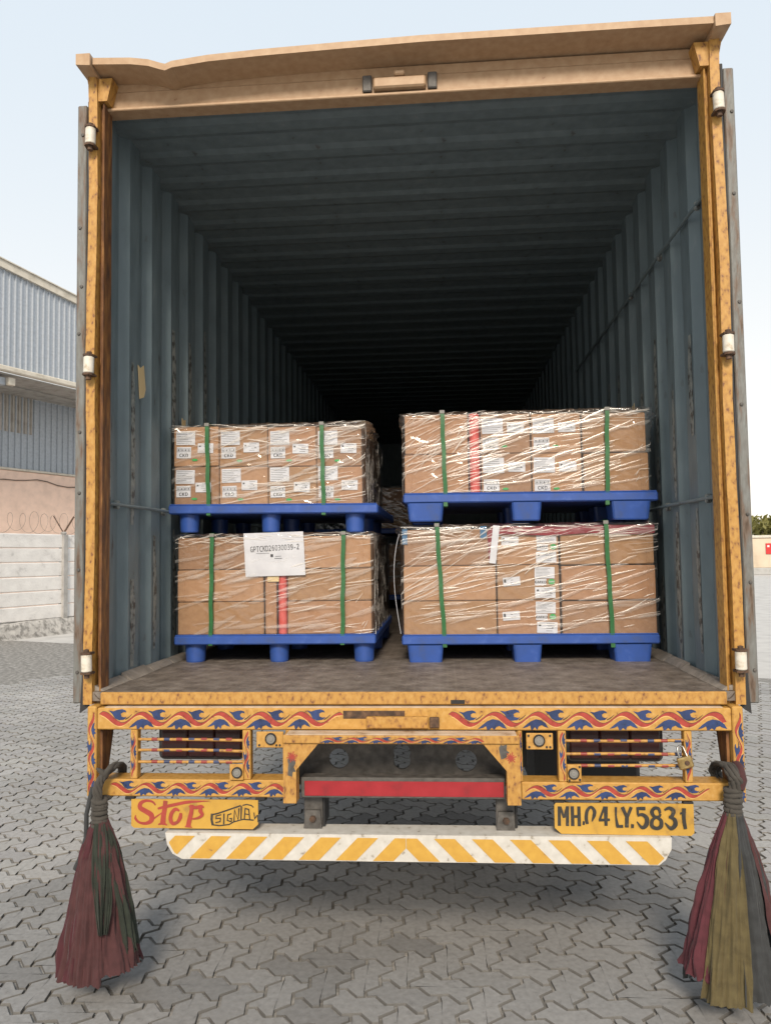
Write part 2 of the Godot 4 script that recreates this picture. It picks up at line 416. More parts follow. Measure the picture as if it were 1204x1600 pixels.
func _ready() -> void:
	rng.seed = 20260303
	# ------------------------------------------------ camera, sky, sun, exposure
	var cam := Camera3D.new()
	cam.name = "camera"
	add_child(cam)
	cam.position = Vector3(0.1462, 1.52, 2.7975)
	cam.rotation_degrees = Vector3(3.254, 4.195, -0.8186)
	cam.fov = 67.29
	cam.near = 0.05
	cam.far = 600.0
	cam.current = true
	var env := Environment.new()
	env.background_mode = Environment.BG_SKY
	var sm := ProceduralSkyMaterial.new()
	sm.sky_top_color = lin(0.305, 0.345, 0.385)
	sm.sky_horizon_color = lin(0.57, 0.53, 0.47)
	sm.sky_curve = 0.17
	sm.sky_energy_multiplier = 1.0
	sm.ground_bottom_color = lin(0.3, 0.29, 0.27)
	sm.ground_horizon_color = lin(0.45, 0.43, 0.40)
	sm.sun_angle_max = 1.0
	var sky := Sky.new()
	sky.sky_material = sm
	env.sky = sky
	env.tonemap_mode = Environment.TONE_MAPPER_LINEAR
	env.tonemap_exposure = 2.4
	env.sdfgi_enabled = true
	env.ssao_enabled = true
	env.ssil_enabled = true
	var we := WorldEnvironment.new()
	we.name = "environment"
	we.environment = env
	add_child(we)
	var sun := DirectionalLight3D.new()
	sun.name = "sun"
	add_child(sun)
	sun.look_at_from_position(Vector3(0.02, 0.56, 0.82), Vector3.ZERO, Vector3.UP)
	sun.light_energy = 0.5
	sun.light_angular_distance = 16.0
	sun.light_color = Color(1.0, 0.945, 0.87)
	sun.shadow_enabled = true
	# ------------------------------------------------ what stands there
	make_materials()
	make_yard()
	make_boundary()
	make_warehouse()
	make_far_side()
	make_truck_body()
	make_rear_frame()
	make_loads()
	make_hangings()

# ---------------------------------------------------------------- yard
const U := 0.1125            # half a paver
const AMP := 0.016           # zigzag of its sides

func tri_wave(t: float) -> float:
	var f := fposmod(t, 1.0)
	return f * 4.0 if f < 0.25 else (2.0 - f * 4.0 if f < 0.75 else f * 4.0 - 4.0)

func paver_outline(w: int, h: int) -> PackedVector2Array:
	var p := PackedVector2Array()
	p.append(Vector2(0, 0))
	for i in w:
		for t in [0.25, 0.75]:
			p.append(Vector2((i + t) * U, AMP * tri_wave(t)))
	p.append(Vector2(w * U, 0))
	for i in h:
		for t in [0.25, 0.75]:
			p.append(Vector2(w * U - AMP * tri_wave(t), (i + t) * U))
	p.append(Vector2(w * U, h * U))
	for i in range(w - 1, -1, -1):
		for t in [0.75, 0.25]:
			p.append(Vector2((i + t) * U, h * U + AMP * tri_wave(t)))
	p.append(Vector2(0, h * U))
	for i in range(h - 1, -1, -1):
		for t in [0.75, 0.25]:
			p.append(Vector2(-AMP * tri_wave(t), (i + t) * U))
	return p

func paver_mesh(w: int, h: int) -> ArrayMesh:
	var outline := paver_outline(w, h)
	var cen := Vector2(w, h) * U * 0.5
	var ring := func(inset: float) -> PackedVector2Array:
		var q := PackedVector2Array()
		var cnt := outline.size()
		for i in cnt:
			var e0 := (outline[i] - outline[(i + cnt - 1) % cnt]).normalized()
			var e1 := (outline[(i + 1) % cnt] - outline[i]).normalized()
			var nn := (Vector2(-e0.y, e0.x) + Vector2(-e1.y, e1.x)).normalized()
			q.append(outline[i] + nn * inset / maxf(0.6, nn.dot(Vector2(-e1.y, e1.x))) - cen)
		return q
	var top: PackedVector2Array = ring.call(0.0068)
	var low: PackedVector2Array = ring.call(0.0042)
	# plan (x, y) lies on the ground as (x, -z)
	var mb := MB.new()
	mb.colored = true
	for i in top.size():
		var j := (i + 1) % top.size()
		mb.col = Color(1, 1, 1)
		mb.tri(Vector3.ZERO, Vector3(top[i].x, 0, -top[i].y), Vector3(top[j].x, 0, -top[j].y))
		mb.col = Color(0.58, 0.565, 0.545)      # dirt caught in the joints
		mb.quad(Vector3(low[i].x, -0.014, -low[i].y), Vector3(low[j].x, -0.014, -low[j].y), Vector3(top[j].x, 0, -top[j].y), Vector3(top[i].x, 0, -top[i].y))
	return mb.mesh()

func make_yard() -> void:
	var g := MB.new()
	g.quad(Vector3(-300, -0.016, 300), Vector3(300, -0.016, 300), Vector3(300, -0.016, -300), Vector3(-300, -0.016, -300))
	tag(part("ground", g, M.yard_ground, self), "", "", "", "structure")
	var bed := MB.new()
	bed.quad(site(-12.0, -0.0105, -4.0), site(9.0, -0.0105, -4.0), site(9.0, -0.0105, 7.8), site(-12.0, -0.0105, 7.8))
	tag(part("paving_bed", bed, M.joint_sand, self), "", "", "", "structure")
	var pave := Node3D.new()
	pave.name = "pavement"
	add_child(pave)
	tag(pave, "", "", "", "structure")
	var stain := FastNoiseLite.new()
	stain.seed = 77
	stain.frequency = 0.55
	stain.fractal_octaves = 3
	var meshes := [paver_mesh(2, 1), paver_mesh(1, 2)]
	var all := []
	for j in range(-33, 124):
		for i in range(-106, 79):
			var k := posmod(i - j, 4)
			if k == 0:
				all.append([0, Vector2(i + 1.0, j + 0.5) * U])
			elif k == 2:
				all.append([1, Vector2(i + 0.5, j) * U])
	# basis: local x along RR, local -z along D
	var bas := Basis(Vector3.UP, -SITE)
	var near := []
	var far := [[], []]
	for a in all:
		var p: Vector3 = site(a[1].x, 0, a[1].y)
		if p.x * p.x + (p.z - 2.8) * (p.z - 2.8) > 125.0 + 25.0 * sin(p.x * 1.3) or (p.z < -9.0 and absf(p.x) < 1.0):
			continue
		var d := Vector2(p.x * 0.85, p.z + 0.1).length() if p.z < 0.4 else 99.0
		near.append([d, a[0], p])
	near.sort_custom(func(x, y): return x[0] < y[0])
	for q in near.size():
		var p: Vector3 = near[q][2]
		var dirt := Vector3(rng.randf_range(-0.006, 0.006), 0, rng.randf_range(-0.006, 0.006))
		var b := bas * Basis.from_euler(Vector3(dirt.x, 0, dirt.z))
		p.y = rng.randf_range(-0.0025, 0.0015)
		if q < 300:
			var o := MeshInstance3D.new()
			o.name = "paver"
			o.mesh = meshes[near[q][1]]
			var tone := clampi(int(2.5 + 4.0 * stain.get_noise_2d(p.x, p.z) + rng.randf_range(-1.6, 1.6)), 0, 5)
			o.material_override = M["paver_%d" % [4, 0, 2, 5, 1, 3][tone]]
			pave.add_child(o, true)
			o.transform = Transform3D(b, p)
		else:
			far[near[q][1]].append(Transform3D(b, p))
	for k in 2:
		var mm := MultiMesh.new()
		mm.transform_format = MultiMesh.TRANSFORM_3D
		mm.use_colors = true
		mm.mesh = meshes[k]
		mm.instance_count = far[k].size()
		for q in far[k].size():
			mm.set_instance_transform(q, far[k][q])
			var s := rng.randf_range(0.9, 1.1) * (1.0 + 0.22 * stain.get_noise_2d(far[k][q].origin.x, far[k][q].origin.z))
			mm.set_instance_color(q, Color(s, s * rng.randf_range(0.985, 1.0), s * rng.randf_range(0.97, 1.0)))
		var mi := MultiMeshInstance3D.new()
		mi.name = "paver_field"
		mi.multimesh = mm
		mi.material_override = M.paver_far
		mi.set_meta("kind", "stuff")
		pave.add_child(mi, true)
	# loose grit and crumbs
	var gm := MultiMesh.new()
	gm.transform_format = MultiMesh.TRANSFORM_3D
	var peb := MB.new()
	peb.lathe(Vector3.ZERO, [[0.0, -0.4], [0.8, -0.25], [1.0, 0.1], [0.6, 0.5], [0.0, 0.62]], 6)
	gm.mesh = peb.mesh()
	var spots := []
	for k in 420:
		var z := rng.randf_range(-8.0, 0.5)
		var x := rng.randf_range(-6.5, 3.5)
		var s := rng.randf_range(0.0012, 0.0042) * (1.0 if rng.randf() < 0.93 else 2.6)
		spots.append(Transform3D(Basis(Vector3.UP, rng.randf() * 6.0).scaled(Vector3(s, s * 0.8, s * rng.randf_range(0.6, 1.3))), Vector3(x, s * 0.35 + 0.001, z)))
	gm.instance_count = spots.size()
	for k in spots.size():
		gm.set_instance_transform(k, spots[k])
	var gi := MultiMeshInstance3D.new()
	gi.name = "grit"
	gi.multimesh = gm
	gi.material_override = M.pebble
	add_child(gi)
	tag(gi, "loose pale grit scattered over the block paving", "grit", "", "stuff")

# ---------------------------------------------------------------- boundary wall with razor wire
func make_boundary() -> void:
	var S := -12.18
	var bas := Basis(Vector3.UP, -SITE)
	var t := thing("precast_wall", site(S, 0, 9.3), "whitewashed precast concrete boundary wall of stacked planks between grooved posts", "wall")
	t.basis = bas
	# local: x = RR (towards the yard), -z = along D
	var posts := [5.1, 2.05, -0.0, -2.05, -4.1, -6.15, -8.2, -10.25, -12.3]
	for z in posts:
		var mb := MB.new()
		mb.box(Vector3(0, 1.02, 0), Vector3(0.15, 2.1, 0.13), 0.012)
		mb.box(Vector3(0, 2.10, 0), Vector3(0.11, 0.06, 0.10), 0.02)
		part("post", mb, M.precast_post, t, Vector3(0.0, 0, z), Basis(Vector3.UP, rng.randf_range(-0.02, 0.02)))
	var zs := [[5.1, 2.05], [2.05, 0.0], [0.0, -2.05], [-2.05, -4.1], [-4.1, -6.15], [-6.15, -8.2], [-8.2, -10.25], [-10.25, -12.3]]
	for s in zs:
		for row in 6:
			var l: float = s[0] - s[1] - 0.07
			var o := bx("plank", Vector3(rng.randf_range(-0.006, 0.006), 0.305 + 0.295 * (row + 0.5), (s[0] + s[1]) * 0.5), Vector3(0.055, 0.284, l), 0.016, M.precast, t)
			o.rotation = Vector3(rng.randf_range(-0.003, 0.003), 0, rng.randf_range(-0.012, 0.012))
	# rough plinth
	var P := []
	for i in 5:
		var line := []
		for j in 113:
			var z := 5.2 - j * 0.157
			var w := rng.randf_range(-0.02, 0.02)
			var y: float = [-0.05, 0.06, 0.20, 0.30, 0.31][i] + (w if i in [2, 3] else 0.0)
			var x: float = [0.30, 0.24, 0.20, 0.16, -0.15][i] + rng.randf_range(-0.025, 0.025)
			line.append(Vector3(x, y, z))
		P.append(line)
	var pm := MB.new()
	pm.grid(P)
	part("plinth", pm, M.plinth, t)
	# bent angle-iron arms on the posts, and the wire coil
	var w := thing("razor_wire", site(S, 2.1, 9.3), "rusty coil of razor wire on angle-iron arms above the plank wall", "wire")
	w.basis = bas
	for z in [0.0, 2.05, -2.05]:
		for sgn in [1.0, -1.0]:
			var mb := MB.new()
			var e := Vector3(0.03 * sgn, 0.36, -0.24 * sgn)
			mb.tube(PackedVector3Array([Vector3(0.0, 0, 0), e]), 0.022 if sgn > 0 else 0.011, 4)
			part("arm", mb, M.rust_iron, w, Vector3(0, 0, z))
	var path := PackedVector3Array()
	for k in 900:
		var a := k * 0.22
		var r := 0.2 + 0.03 * sin(k * 0.07)
		path.append(Vector3(cos(a) * r * 0.9, 0.2 + sin(a) * r, 4.5 - k * 0.0098 + 0.05 * sin(k * 0.031)))
	var cm := MB.new()
	cm.tube(path, 0.0035, 4, false)
	part("coil", cm, M.wire, w)

# ---------------------------------------------------------------- warehouse
func ribbed(x: float, z0: float, z1: float, y0f: Callable, y1f: Callable, pitch: float, rib: float, depth: float) -> MB:
	# profiled sheet facing +x, running from z0 down to z1
	var mb := MB.new()
	var z := z0
	while z > z1:
		var zs := [z, z - pitch + rib, z - pitch + rib * 0.75, z - pitch + rib * 0.25, z - pitch]
		var xs := [0.0, 0.0, depth, depth, 0.0]
		for k in 4:
			mb.quad(Vector3(x + xs[k], y0f.call(zs[k]), zs[k]), Vector3(x + xs[k + 1], y0f.call(zs[k + 1]), zs[k + 1]), Vector3(x + xs[k + 1], y1f.call(zs[k + 1]), zs[k + 1]), Vector3(x + xs[k], y1f.call(zs[k]), zs[k]))
		z -= pitch
	return mb

func make_warehouse() -> void:
	# local: x towards the yard, -z along D from a = 11; the upper storey overhangs the lower by 2.1 m
	var t := thing("warehouse", site(-16.18, 0, 11.0), "grey metal-clad warehouse with overhanging upper storey and peach base wall", "building")
	t.basis = Basis(Vector3.UP, -SITE)
	var z0 := 6.0
	var z1 := -24.0
	var roof := func(z: float) -> float: return 9.07 + 0.105 * maxf(z, -9.0)
	var c6 := func(_z: float) -> float: return 6.56
	part("upper_cladding", ribbed(0.0, z0, z1, c6, roof, 0.178, 0.05, 0.035), M.cladding, t)
	var tr := MB.new()
	for zz in [[z0, -9.0], [-9.0, z1]]:
		var za: float = zz[0]
		var zb: float = zz[1]
		var ya: float = roof.call(za)
		var yb: float = roof.call(zb)
		for s in [[0.0, 0.20, 0.10], [0.20, 0.23, 0.14]]:
			tr.quad(Vector3(s[2], ya + s[0], za), Vector3(s[2], yb + s[0], zb), Vector3(s[2], yb + s[1], zb), Vector3(s[2], ya + s[1], za))
		tr.quad(Vector3(0.0, ya, za), Vector3(0.0, yb, zb), Vector3(0.10, yb, zb), Vector3(0.10, ya, za))
		tr.quad(Vector3(0.14, ya + 0.23, za), Vector3(0.14, yb + 0.23, zb), Vector3(-3.0, yb + 0.5, zb), Vector3(-3.0, ya + 0.5, za))
	part("roof_trim", tr, M.trim_cream, t)
	span("gutter", Vector3(-0.02, 6.40, z1), Vector3(0.16, 6.55, z0), 0.03, M.trim_cream, t)
	for k in 16:
		span("soffit_board", Vector3(-2.1, 6.36, z0 - 1.875 * (k + 1) + 0.01), Vector3(-0.03, 6.40, z0 - 1.875 * k - 0.01), 0.004, M.soffit, t)
	span("soffit_joist", Vector3(-1.1, 6.31, z1), Vector3(-1.0, 6.359, z0), 0.005, M.soffit, t)
	var br := span("canopy_beam", Vector3(-2.0, 6.10, -0.05), Vector3(-0.12, 6.30, 1.4), 0.01, M.cladding, t)
	br.name = "canopy_beam"
	span("beam_end", Vector3(-0.118, 6.10, -0.25), Vector3(0.0, 6.30, -0.05), 0.01, M.trim_cream, t)
	var c4 := func(_z: float) -> float: return 4.22
	var c63 := func(_z: float) -> float: return 6.36
	part("lower_cladding", ribbed(-2.1, z0, z1, c4, c63, 0.215, 0.055, 0.04), M.cladding, t)
	var sy0 := func(_z: float) -> float: return 5.28
	part("skylight_sheet", ribbed(-2.09, -1.2, -2.28, sy0, c63, 0.215, 0.055, 0.04), M.skylight_sheet, t)
	span("base_wall", Vector3(-2.4, -0.02, z1), Vector3(-2.02, 4.15, z0), 0.02, M.peach_render, t)
	span("base_coping", Vector3(-2.4, 4.153, z1), Vector3(-1.97, 4.22, z0), 0.015, M.trim_cream, t)
	span("end_wall", Vector3(-14.0, 0.0, z1 - 0.2), Vector3(-2.1, 8.1, z1 - 0.005), 0.01, M.cladding, t)
	span("end_bay", Vector3(-2.1, 6.36, z1 - 0.2), Vector3(0.0, 8.1, z1 - 0.005), 0.01, M.cladding, t)
	var cp := PackedVector3Array()
	for k in 80:
		var z := z0 - k * 0.375
		cp.append(Vector3(-1.99, 3.86 + 0.06 * sin(z * 1.9) + 0.03 * sin(z * 4.3 + 1.0), z))
	var cb := MB.new()
	cb.tube(cp, 0.014, 5)
	part("cable", cb, M.cable, t)

# ---------------------------------------------------------------- far wall, sign and trees on the other side of the yard
func leafy(center: Vector3, size: Vector3, count: int, seed_: int) -> MB:
	var r := RandomNumberGenerator.new()
	r.seed = seed_
	var mb := MB.new()
	var lobes := []
	for k in 9:
		lobes.append([Vector3(r.randf_range(-0.6, 0.6), r.randf_range(-0.5, 0.55), r.randf_range(-0.6, 0.6)), r.randf_range(0.3, 0.5)])
	for k in count:
		var lb = lobes[r.randi_range(0, 8)]
		var d: Vector3 = Vector3(r.randfn(), r.randfn(), r.randfn()).normalized() * lb[1] * pow(r.randf(), 0.45)
		var p: Vector3 = center + (lb[0] + d) * size
		var a := Vector3(r.randfn(), r.randfn(), r.randfn()).normalized()
		var b := a.cross(Vector3(r.randfn(), r.randfn(), r.randfn())).normalized()
		var s := r.randf_range(0.14, 0.3)
		mb.tri(p - a * s, p + b * s * 0.5, p + a * s)
		mb.tri(p - a * s, p + a * s, p - b * s * 0.5)
	return mb

func make_far_side() -> void:
	var A := 52.0
	var bas := Basis(Vector3.UP, -SITE)
	var w := thing("boundary_wall", site(6, 0, A), "long cream rendered boundary wall with coping across the far yard", "wall")
	w.basis = bas
	span("wall_face", Vector3(-9, 0.42, -0.12), Vector3(22, 2.30, 0.12), 0.02, M.cream_wall, w)
	span("coping", Vector3(-9, 2.303, -0.2), Vector3(22, 2.48, 0.2), 0.03, M.trim_cream, w)
	span("footing", Vector3(-9, -0.02, -0.25), Vector3(22, 0.417, 0.25), 0.03, M.kerb_grey, w)
	for k in 8:
		span("pier", Vector3(-7 + k * 4.0, 0.0, -0.26), Vector3(-6.7 + k * 4.0, 2.30, 0.256), 0.02, M.cream_wall, w)
	var s := thing("wall_sign", site(2.1, 1.62, A - 0.16), "small red and white notice board on the cream boundary wall", "sign")
	s.basis = bas
	span("board", Vector3(-0.45, -0.34, -0.02), Vector3(0.65, 0.34, 0.015), 0.01, M.sign_red, s)
	span("panel", Vector3(-0.12, -0.24, 0.016), Vector3(0.58, 0.02, 0.024), 0.003, M.sign_white, s)
	for k in 3:
		span("mark", Vector3(-0.36 + k * 0.3, 0.1, 0.016), Vector3(-0.24 + k * 0.3, 0.22, 0.024), 0.003, M.sign_white, s)
	for k in 6:
		var r: float = [-4.5, -0.8, 1.6, 4.8, 8.5, 12.5][k]
		var a: float = [57, 60, 56, 59, 62, 58][k]
		var h: float = [4.0, 4.4, 3.9, 4.6, 4.3, 4.8][k]
		var lab: String = ["broad pale tree crown over the far boundary wall", "tall olive-green tree behind the far boundary wall", "low rounded tree behind the wall sign", "wide sunlit tree behind the far boundary wall", "dark leafy tree further along behind the far wall", "tallest yellow-green tree behind the far boundary wall"][k]
		var tr := thing("tree", site(r, 0, a), lab, "tree", "trees beyond the far wall")
		var tm := MB.new()
		tm.tube(PackedVector3Array([Vector3(0, -0.1, 0), Vector3(0.08, h * 0.3, 0), Vector3(0.0, h * 0.62, 0.1)]), [0.2, 0.14, 0.08], 8)
		for q in 4:
			var ang := q * 1.7 + k
			tm.tube(PackedVector3Array([Vector3(0.05, h * 0.35, 0), Vector3(cos(ang) * 0.7, h * 0.55, sin(ang) * 0.7), Vector3(cos(ang) * 1.3, h * 0.72, sin(ang) * 1.3)]), [0.09, 0.06, 0.025], 6)
		part("trunk", tm, M.bark, tr)
		part("crown", leafy(Vector3(0, h * 0.68, 0), Vector3(2.4, h * 0.42, 2.4), 1500, 900 + k), M["leaf_%d" % (k % 3)], tr)


# ---------------------------------------------------------------- container body
const FLOOR := 1.03
const LEN := 9.6

func make_truck_body() -> void:
	truck = thing("container_truck", Vector3.ZERO, "yellow cargo truck with open teal container box and painted rear frame", "truck")
	# corrugated side walls, seen from inside: alternating flats, 36 mm deep
	for s in [-1.0, 1.0]:
		var mb := MB.new()
		var marks := []
		var z := -0.09
		var first := true
		while z > -LEN:
			var zs := [z, z - 0.104, z - 0.142, z - 0.214, z - 0.252]
			var xs := [1.165, 1.165, 1.198, 1.198, 1.165]
			for k in 4:
				var a := Vector3(s * xs[k], FLOOR - 0.02, zs[k])
				var b := Vector3(s * xs[k + 1], FLOOR - 0.02, zs[k + 1])
				var up := Vector3(0, 2.325, 0)
				if s < 0:
					mb.quad(a, b, b + up, a + up)
				else:
					mb.quad(b, a, a + up, b + up)
			# rubbed and scraped bands that years of cargo left on the inner flats
			if z > -2.2:
				var y0 := FLOOR + rng.randf_range(0.02, 0.1)
				while y0 < 2.3:
					var y1 := y0 + rng.randf_range(0.18, 0.7)
					var zc := z - rng.randf_range(0.0, 0.02)
					var wd := rng.randf_range(0.034, 0.062)
					var P := []
					var steps := 9
					var l := []
					var r := []
					for q in steps:
						var y := lerpf(y0, y1, q / float(steps - 1))
						var taper := 0.55 + 0.45 * sin(PI * (q + 0.5) / steps)
						l.append(Vector3(s * 1.1632, y, zc - 0.002 - rng.randf_range(0.0, 0.006)))
						r.append(Vector3(s * 1.1632, y, zc - wd * taper - rng.randf_range(0.0, 0.010)))
					P = [l, r]
					if rng.randf() < 0.9:
						var one := MB.new()
						one.grid(P, s < 0)
						marks.append(one)
					y0 = y1 + rng.randf_range(0.04, 0.3)
			z -= 0.252
		var wall := part("side_wall", mb, M.container_paint, truck)
		for one in marks:
			part("scrape_mark", one, M.scraped_paint, wall)
		# horizontal lashing rods with end lugs
		for y in ([1.74] if s < 0 else [1.72, 2.86]):
			var rod := MB.new()
			rod.tube(PackedVector3Array([Vector3(s * 1.150, y, -0.12), Vector3(s * 1.147, y + 0.004, -0.7), Vector3(s * 1.150, y - 0.002, -1.3), Vector3(s * 1.150, y, -2.9)]), 0.0075, 6)
			var lr := part("lashing_rod", rod, M.container_paint, truck)
			for zz in [-0.2, -0.72, -1.25]:
				var lug := MB.new()
				lug.box(Vector3(s * 1.155, y, zz), Vector3(0.022, 0.036, 0.022), 0.005)
				part("lug", lug, M.scraped_paint, lr)
		# dusty angle along the foot of the wall
		var ed := MB.new()
		var q := -0.02
		while q > -LEN:
			ed.prism(PackedVector2Array([Vector2(1.118 + rng.randf_range(-0.008, 0.008), 0), Vector2(1.164, 0), Vector2(1.164, 0.024 + rng.randf_range(-0.008, 0.006)), Vector2(1.140, 0.014 + rng.randf_range(-0.005, 0.005))]), q - 0.24, q - 0.003, Transform3D(Basis(Vector3(s, 0, 0), Vector3(0, 1, 0), Vector3(0, 0, 1)), Vector3(0, FLOOR + 0.001, 0)))
			q -= 0.25
		part("floor_edge", ed, M.edge_dust, truck)
	# a few torn paper scraps still stuck to the wall
	for sc in [[-1.0, 2.30, -0.47, 0.075, 0.15, 0.15], [-1.0, 2.18, -1.02, 0.06, 0.11, -0.05], [1.0, 2.24, -1.3, 0.05, 0.12, 0.1]]:
		var pp := MB.new()
		pp.colored = false
		var poly := PackedVector2Array([Vector2(-0.5, -0.5), Vector2(0.2, -0.44), Vector2(0.5, -0.2), Vector2(0.42, 0.5), Vector2(-0.1, 0.4), Vector2(-0.46, 0.48)])
		for k in poly.size():
			poly[k] *= Vector2(sc[3], sc[4])
		pp.prism(poly, 0.0, 0.0015)
		part("paper_scrap", pp, M.cream_tag, truck, Vector3(sc[0] * 1.1615, sc[1], sc[2]), Basis(Vector3.UP, -sc[0] * PI / 2) * Basis(Vector3(0, 0, 1), sc[5]))
	# roof: cross corrugations
	var rf := MB.new()
	var z := -0.125
	while z > -LEN:
		var zs := [z, z - 0.10, z - 0.135, z - 0.20, z - 0.235]
		var ys := [3.335, 3.335, 3.327, 3.327, 3.335]
		for k in 4:
			rf.quad(Vector3(-1.2, ys[k + 1], zs[k + 1]), Vector3(1.2, ys[k + 1], zs[k + 1]), Vector3(1.2, ys[k], zs[k]), Vector3(-1.2, ys[k], zs[k]))
			rf.quad(Vector3(-1.2, ys[k] + 0.004, zs[k]), Vector3(1.2, ys[k] + 0.004, zs[k]), Vector3(1.2, ys[k + 1] + 0.004, zs[k + 1]), Vector3(-1.2, ys[k + 1] + 0.004, zs[k + 1]))
		z -= 0.235
	part("roof", rf, M.container_paint, truck)
	for s in [-1.0, 1.0]:
		span("roof_rail", Vector3(s * 1.175 - 0.025, 3.342, -LEN), Vector3(s * 1.175 + 0.025, 3.39, -0.13), 0.008, M.yellow_paint, truck)
		span("bottom_rail", Vector3(s * 1.175 - 0.025, 0.90, -LEN), Vector3(s * 1.175 + 0.025, 0.992, -0.1), 0.008, M.yellow_paint, truck)
	span("front_wall", Vector3(-1.2, FLOOR - 0.02, -LEN - 0.05), Vector3(1.2, 3.34, -LEN), 0.005, M.container_paint, truck)
	span("floor_plate", Vector3(-1.165, FLOOR - 0.035, -LEN), Vector3(1.165, FLOOR, -0.006), 0.003, M.tread_plate, truck)
	# rear posts: outer flange, recessed web and inner lip
	for s in [-1.0, 1.0]:
		var post := Node3D.new()
		post.name = "rear_post"
		truck.add_child(post, true)
		var fl := MB.new()
		var segs := 22
		var prev := Vector3()
		for k in segs + 1:                       # knocked about: the flange is not quite straight
			var y := lerpf(0.985, 3.395, k / float(segs))
			var off := 0.0035 * sin(y * 5.1 + s) + rng.randf_range(-0.0012, 0.0012)
			var p := Vector3(s * 1.172 + off, y, -0.030)
			if k:
				var mid := (p + prev) * 0.5
				fl.box(mid, Vector3(0.034, (p - prev).length() + 0.0006, 0.060 + 0.0004 * (k % 2)), 0.0, Basis(Quaternion(Vector3.UP, (p - prev).normalized())))
			prev = p
		part("flange", fl, M.worn_yellow, post)
		span("web", Vector3(minf(s * 1.155, s * 1.142), 0.985, -0.092), Vector3(maxf(s * 1.155, s * 1.142), 3.30, -0.036), 0.004, M.rusty_yellow if s < 0 else M.worn_yellow, post)  # left web browner than the right: rust, plus recess shade put into the colour
		span("inner_lip", Vector3(minf(s * 1.1422, s * 1.135), 0.985, -0.095), Vector3(maxf(s * 1.1422, s * 1.135), 3.30, -0.020), 0.004, M.rusty_yellow if s < 0 else M.worn_yellow, post)  # left lip carries the same brown of rust and painted-in shade
		for y in [3.14, 2.253, 1.14]:
			var h := Node3D.new()
			h.name = "hinge"
			truck.add_child(h, true)
			h.position = Vector3(s * 1.168, y, 0.026)
			h.rotation.z = rng.randf_range(-0.03, 0.03)
			var kn := MB.new()
			kn.lathe(Vector3.ZERO, [[0.0, -0.031], [0.017, -0.031], [0.019, -0.028], [0.019, 0.028], [0.017, 0.031], [0.0, 0.031]], 18)
			part("knuckle", kn, M.hinge_white, h)
			for e in [-1.0, 1.0]:
				var lg := MB.new()
				lg.prism(PackedVector2Array([Vector2(-0.024, 0.026), Vector2(-0.020, -0.010), Vector2(-0.009, -0.019), Vector2(0.008, -0.019), Vector2(0.018, -0.010), Vector2(0.020, 0.027)]), -0.004, 0.004, Transform3D(Basis(Vector3(-s, 0, 0), Vector3(0, 0, -1), Vector3(0, 1, 0)), Vector3(0, e * 0.0362, 0.0)))
				part("lug", lg, M.rust_iron, h)
			var pin := MB.new()
			pin.lathe(Vector3.ZERO, [[0.0, -0.056], [0.010, -0.055], [0.010, 0.050], [0.0, 0.053]], 10)
			part("pin", pin, M.rust_iron, h)
	# header: dented lip, recessed face, lower flange, corner blocks, lock keeper
	var header := Node3D.new()
	header.name = "header_beam"
	truck.add_child(header, true)
	var lip := [[-1.146, 3.415], [-1.0, 3.407], [-0.93, 3.396], [-0.885, 3.380], [-0.865, 3.374], [-0.84, 3.384], [-0.7, 3.399], [-0.5, 3.408], [-0.2, 3.416], [0.1, 3.423], [0.5, 3.424], [0.9, 3.425], [1.15, 3.424]]
	var lm := MB.new()
	for k in lip.size() - 1:
		var a := Vector3(lip[k][0], lip[k][1], 0.0)
		var b := Vector3(lip[k + 1][0], lip[k + 1][1], 0.0)
		var zf := 0.06
		var bz := -0.14
		var h := Vector3(0, 0.013, 0)
		var F := Vector3(0, 0, zf)
		var B := Vector3(0, 0, bz)
		lm.quad(a - h + F, b - h + F, b + h + F, a + h + F)
		lm.quad(a + h + F, b + h + F, b + h + B, a + h + B)
		lm.quad(a - h + B, b - h + B, b - h + F, a - h + F)
	part("lip", lm, M.hazed_yellow, header)
	# buckled roof sheet standing up behind the dent
	var bk := []
	for i in 5:
		var line := []
		for j in 15:
			var f := j / 14.0
			var x := lerpf(-1.10, -0.18, f)
			var rise := 0.052 * pow(sin(PI * clampf((f - 0.28) / 0.72, 0, 1)), 0.7) + 0.012 * sin(f * 9.0)
			line.append(Vector3(x, 3.405 + rise * [0.0, 0.7, 1.0, 0.9, 0.4][i], [0.02, -0.02, -0.08, -0.2, -0.45][i]))
		bk.append(line)
	var bm := MB.new()
	bm.grid(bk)
	part("buckled_sheet", bm, M.rusty_yellow, header)
	span("face", Vector3(-1.146, 3.296, -0.10), Vector3(1.15, 3.366, -0.065), 0.004, M.hazed_yellow, header)
	span("upper_web", Vector3(-1.146, 3.3665, -0.105), Vector3(1.15, 3.405, -0.068), 0.002, M.hazed_yellow, header)
	span("bottom_flange", Vector3(-1.146, 3.283, -0.12), Vector3(1.15, 3.2955, -0.050), 0.003, M.hazed_yellow, header)
	for s in [-1.0, 1.0]:
		var cbm := MB.new()
		cbm.prism(PackedVector2Array([Vector2(1.1505, 3.39), Vector2(1.205, 3.395), Vector2(1.205, 3.437), Vector2(1.1505, 3.437)]), -0.12, 0.075, Transform3D(Basis(Vector3(s, 0, 0), Vector3(0, 1, 0), Vector3(0, 0, 1)), Vector3.ZERO))
		part("corner_block", cbm, M.hazed_yellow, header)
		var gm := MB.new()
		gm.prism(PackedVector2Array([Vector2(1.10, 3.39), Vector2(1.20, 3.39), Vector2(1.19, 3.34), Vector2(1.155, 3.30), Vector2(1.12, 3.30)]), -0.10, -0.01, Transform3D(Basis(Vector3(s, 0, 0), Vector3(0, 1, 0), Vector3(0, 0, 1)), Vector3.ZERO))
